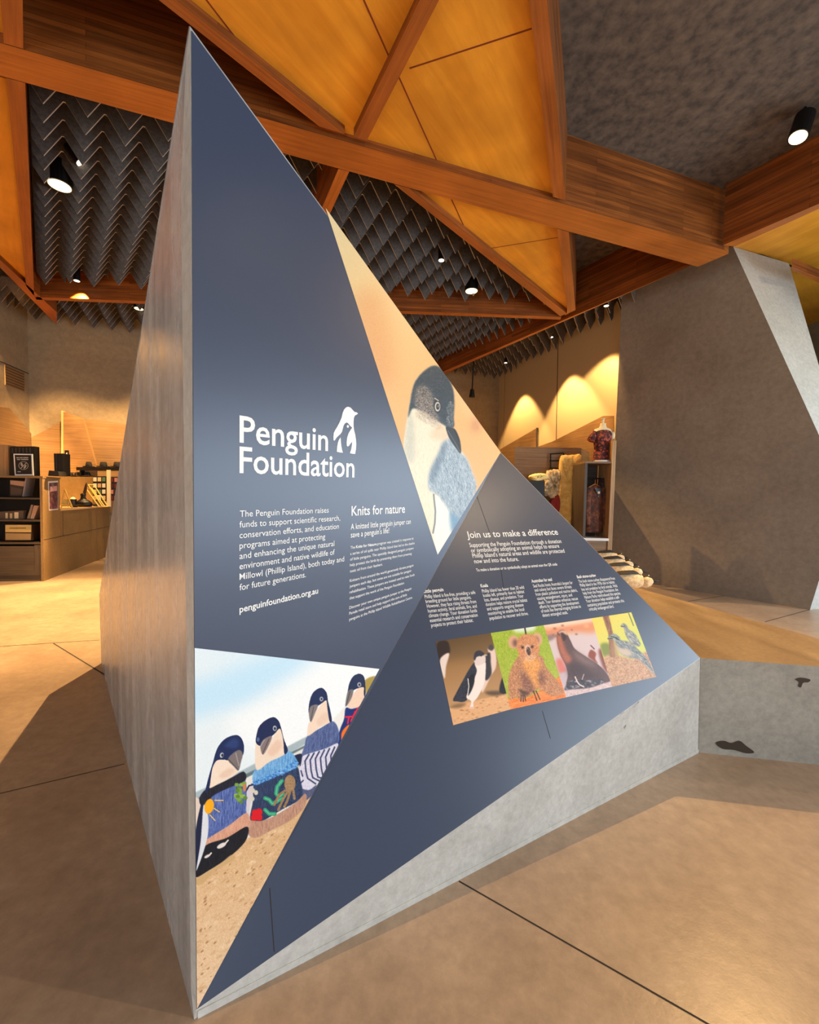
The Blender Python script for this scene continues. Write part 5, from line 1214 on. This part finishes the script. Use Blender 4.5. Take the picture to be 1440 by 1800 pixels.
# clothes cabinet with jackets
YC = 6.72
PCB = np.array([0, YC, 0.0])
cab = empty('clothes_cabinet', tuple(on_y(1050, 950, YC)), 'open dark clothes cabinet with a pale right post beside the grey slab', 'cabinet')
zcb = on_y(1050, 811, YC)[2]; zbb = on_y(1050, 946, YC)[2]
xl, xr = on_y(1029, 880, YC)[0], on_y(1072, 880, YC)[0]
def cb(name, x0, x1, y0, y1, z0, z1, mat, uv=EX):
    bm = bmesh.new(); add_box(bm, ((x0 + x1) / 2, (y0 + y1) / 2, (z0 + z1) / 2), (x1 - x0, y1 - y0, z1 - z0)); finish(bm); o = link(name, bm, mat, cab); grain_uv(o, uv); return o
cb('top_board', xl - .02, xr, YC, YC + .5, zcb - .03, zcb, M['oakgrey']); cb('back_panel', xl, xr, YC + .47, YC + .5, zbb, zcb - .03, M['cabinet']); cb('side_panel', xl - .02, xl + .02, YC, YC + .5, zbb, zcb - .03, M['cabinet'], EZ)
cb('bottom_board', xl - .03, xr, YC - .02, YC + .5, zbb - .04, zbb, M['white']); cb('lower_panel', xl - .02, xr, YC + .02, YC + .48, 0, zbb - .04, M['oakgrey'])
pbox('post', PCB, EX, [(1077.5, 774), (1084, 774.5), (1075.5, 966), (1067.5, 966)], .46, M['oak'], cab, z0=0.0, uvdir=EZ)
zr = on_y(1050, 841, YC + .25)[2]
bm = bmesh.new(); add_tube(bm, (xl + .02, YC + .25, zr), (xr, YC + .25, zr), .012, seg=8); finish(bm); link('hanging_rail', bm, M['blackmetal'], cab)
M['fur'] = mottled('brown_fur', (60, 34, 26), (124, 68, 40), 14, .9, mid=(88, 50, 34), bump=.01)
M['fur2'] = mottled('dark_fur', (24, 18, 18), (70, 46, 40), 26, .9, bump=.01)
def garment(x, y, ztop, w, h, d, rot, mat, label):
    t = empty('hanging_jacket', (x, y, ztop), label, 'jacket'); c, s_ = math.cos(rot), math.sin(rot)
    def L(a, b, z): return np.array([x + a * c - b * s_, y + a * s_ + b * c, ztop - z])
    bm = bmesh.new(); R = []
    for f, ww, dd in ((.0, .16, .35), (.03, .5, .6), (.10, .92, .9), (.25, .88, 1), (.5, .9, 1.05), (.8, 1.0, 1.1), (1.0, 1.02, 1.1)):
        R.append([L(w / 2 * ww * math.cos(q), d / 2 * dd * math.sin(q) * (1 + .12 * math.sin(7 * q) * f), f * h) for q in np.linspace(0, 2 * PIa, 36, endpoint=False)])
    add_loft(bm, R); finish(bm); link('jacket_body', bm, mat, t, smooth=True)
    for sg in (-1, 1):
        bm = bmesh.new(); R = []
        for f, off, r in ((.05, .40, .05), (.3, .50, .062), (.55, .52, .06), (.78, .5, .05), (.84, .5, .045)):
            R.append([L(sg * w * off + r * math.cos(q), -.02 - .05 * f + r * math.sin(q), f * h) for q in np.linspace(0, 2 * PIa, 14, endpoint=False)])
        add_loft(bm, R); finish(bm); link('sleeve', bm, mat, t, smooth=True)
    bm = bmesh.new(); add_tube(bm, L(0, 0, -.02), L(-w * .4, 0, .05), .012, seg=6); add_tube(bm, L(0, 0, -.02), L(w * .4, 0, .05), .012, seg=6); add_tube(bm, L(0, 0, -.02), L(0, 0, -.09), .005, seg=6); finish(bm); link('hanger', bm, M['oak2'], t)
    return t, L
M['oak2'] = plain('hanger_wood', (186, 118, 56), .5)
xj = on_y(1046, 860, YC + .2)[0]; zj = on_y(1046, 853, YC + .2)[2]
t, L = garment(xj, YC + .2, zj, .34, .77, .16, .25, M['fur'], 'brown fur jacket hanging at the front of the clothes cabinet')
bm = bmesh.new(); add_prism(bm, [L(-.012, -.085, .10), L(.03, -.085, .10), L(.022, -.088, .19), L(-.004, -.088, .19)], (0, -.006, 0)); finish(bm); link('price_tag', bm, plain('tag_pink', (230, 190, 160), .6), t)
bm = bmesh.new(); add_prism(bm, [L(-.07, -.082, .05), L(.07, -.082, .05), L(.02, -.094, .22)], (0, -.004, 0)); finish(bm); link('collar_opening', bm, M['black'], t)
garment(xj + .2, YC + .30, zj + .16, .15, .7, .12, .1, M['fur2'], 'dark jacket hanging behind the brown fur jacket, by the pale post')
# dressmaker's torso on the cabinet
tx = on_y(1058, 806, YC + .2); zt_ = zcb
mq = empty('torso_mannequin', (tx[0], tx[1], zt_), 'cream torso mannequin in a short sleeved brown patterned top on the cabinet', 'mannequin')
def ringm(z, rx, ry, dx=0): return [np.array([tx[0] + dx + rx * math.cos(q), tx[1] + ry * math.sin(q), zt_ + z]) for q in np.linspace(0, 2 * PIa, 24, endpoint=False)]
bm = bmesh.new(); add_loft(bm, [ringm(.06, .12, .09), ringm(.2, .115, .085), ringm(.38, .13, .095), ringm(.48, .155, .08), ringm(.54, .13, .07), ringm(.565, .06, .055), ringm(.60, .045, .045), ringm(.635, .047, .047), ringm(.64, .03, .03)]); finish(bm); link('torso', bm, M['cream'], mq, smooth=True)
bm = bmesh.new(); add_tube(bm, ringm(.64, 0, 0)[0], ringm(.70, 0, 0)[0], .018, seg=10); add_tube(bm, ringm(.70, 0, 0)[0], ringm(.715, 0, 0)[0], .028, seg=10); finish(bm); link('neck_cap', bm, M['cream'], mq)
M['pattern'] = mottled('patterned_cloth', (34, 16, 18), (190, 88, 56), 24, .8, mid=(92, 38, 34), detail=3)
bm = bmesh.new(); add_loft(bm, [ringm(.03, .15, .11), ringm(.1, .14, .105), ringm(.22, .125, .1), ringm(.36, .14, .108), ringm(.46, .155, .095), ringm(.505, .135, .085), ringm(.52, .11, .076)], caps=False); finish(bm); link('patterned_top', bm, M['pattern'], mq, smooth=True)
for sg in (-1, 1):
    a = np.array([tx[0] + sg * .125, tx[1], zt_ + .49]); b = a + np.array([sg * .075, -.02, -.14])
    if sg < 0: bm = bmesh.new(); add_tube(bm, a, b, .05, .062, seg=14); finish(bm); link('sleeve', bm, M['pattern'], mq, smooth=True)
    else:
        bm = bmesh.new(); bmesh.ops.create_uvsphere(bm, u_segments=16, v_segments=10, radius=.05, matrix=Matrix.Translation(tuple(a + np.array([.03, -.02, -.05]))) @ Matrix.Diagonal((.7, .8, 1.3, 1))); link('shoulder_cap', bm, M['cream'], mq, smooth=True)
bm = bmesh.new(); add_tube(bm, (tx[0], tx[1], zt_), (tx[0], tx[1], zt_ + .03), .14, seg=24); add_tube(bm, (tx[0], tx[1], zt_ + .03), (tx[0], tx[1], zt_ + .07), .03, seg=12); finish(bm); link('stand', bm, M['white'], mq)
# black hanging microphone by the far wall
pp = on_y(830, 694, 11.2)
pm = empty('hanging_microphone', tuple(pp), 'small black microphone hanging on a cable before the right shop wall', 'microphone')
bm = bmesh.new(); add_tube(bm, pp + EZ * .12, (pp[0] + .03, pp[1], ZSH), .018, seg=8); finish(bm); link('cable', bm, M['black'], pm)
bm = bmesh.new(); add_tube(bm, pp - EZ * .06, pp + EZ * .14, .08, .05, seg=12); finish(bm); link('capsule', bm, M['black'], pm)

# ------------------------------------------------------------------ plush penguins lying on a pale display plinth behind the wedge
zpl = .5
pr = on_z(1125, 1042, zpl)
pl_ = empty('display_plinth', (pr[0] - .4, pr[1] + .3, 0), 'low pale display plinth under the plush penguins, mostly hidden by the wedge', 'plinth')
bm = bmesh.new(); add_prism(bm, [(pr[0] - .34, pr[1] + .06, 0), (pr[0], pr[1], 0), (pr[0] + .36, pr[1] + 1.9, 0), (pr[0] - .3, pr[1] + 2.0, 0)], (0, 0, zpl)); finish(bm); link('plinth_block', bm, plain('plinth_pale', (226, 200, 206), .5), pl_)
M['plushc'] = mottled('cream_plush', (206, 170, 120), (244, 216, 168), 30, .9, bump=.004)
M['plushb'] = mottled('black_plush', (10, 9, 9), (34, 30, 28), 40, .7, bump=.004)
def plush(px, label, s=1.0, yaw=-.15):
    p = on_z(*px, zpl); t = empty('plush_penguin', tuple(p), label, 'plush toy'); c, n = math.cos(yaw), math.sin(yaw)
    cr, sr = math.cos(-1.15), math.sin(-1.15)
    def L(a, b, z):
        z0_ = z - .07; b, z = b * cr - z0_ * -sr * -1, .075 + b * sr + z0_ * cr
        return p + np.array([(a * c - b * n), (a * n + b * c), z]) * s
    def lof(name, spec, mat, zc_=.07, seg=18, half=False):
        bm = bmesh.new(); R = []
        for a, ry, rz, dz in spec: R.append([L(a, ry * math.cos(q), zc_ + dz + rz * math.sin(q)) for q in np.linspace(0, PIa if half else 2 * PIa, seg, endpoint=half)])
        if half:
            for k in range(len(R) - 1):
                V0 = [bm.verts.new(tuple(q)) for q in R[k]]; V1 = [bm.verts.new(tuple(q)) for q in R[k + 1]]
                for i in range(seg - 1): bm.faces.new([V0[i], V0[i + 1], V1[i + 1], V1[i]])
            bmesh.ops.remove_doubles(bm, verts=bm.verts[:], dist=1e-5)
        else: add_loft(bm, R)
        finish(bm); return link(name, bm, mat, t, smooth=True)
    lof('body', ((-.17, .02, .02, 0), (-.14, .055, .05, 0), (-.06, .075, .068, 0), (.03, .07, .065, 0), (.09, .05, .05, 0), (.11, .03, .03, 0)), M['plushc'])
    lof('back', ((-.17, .022, .024, 0), (-.14, .057, .054, 0), (-.06, .077, .073, 0), (.03, .072, .07, 0), (.085, .052, .056, 0)), M['plushb'], half=True)
    lof('head', ((.07, .02, .02, .0), (.09, .045, .043, .004), (.125, .05, .047, .006), (.16, .038, .036, .004), (.18, .015, .014, 0)), M['plushb'])
    lof('cheek', ((.09, .04, .03, -.016), (.125, .05, .036, -.018), (.16, .036, .026, -.012), (.178, .012, .01, -.006)), M['plushc'])
    lof('beak', ((.165, .014, .012, 0), (.2, .009, .008, .002), (.235, .002, .002, .006)), M['plushb'], seg=10)
    for sg in (-1, 1):
        bm = bmesh.new(); R = []
        for a, w, zz, out in ((.06, .012, .085, .06), (.02, .028, .075, .078), (-.05, .03, .05, .086), (-.12, .016, .03, .084), (-.14, .003, .025, .082)):
            R.append([L(a + w * .3 * math.cos(q), sg * (out + .006 * math.cos(q)), zz + w * math.sin(q)) for q in np.linspace(0, 2 * PIa, 12, endpoint=False)])
        add_loft(bm, R); finish(bm); link('flipper', bm, M['plushb'], t, smooth=True)
        bm = bmesh.new(); bmesh.ops.create_uvsphere(bm, u_segments=8, v_segments=6, radius=.006 * s, matrix=Matrix.Translation(tuple(L(.145, sg * .042, .088)))); link('eye', bm, M['white'], t, smooth=True)
plush((1106, 1036), 'nearest plush penguin lying with its beak pointing right past the wedge edge', 1.35)
plush((1092, 1018), 'second plush penguin, lying just behind the nearest one', 1.35)
plush((1080, 1004), 'third plush penguin in the row, behind the second', 1.35)
plush((1068, 991), 'farthest plush penguin in the row next to the wedge edge', 1.35)
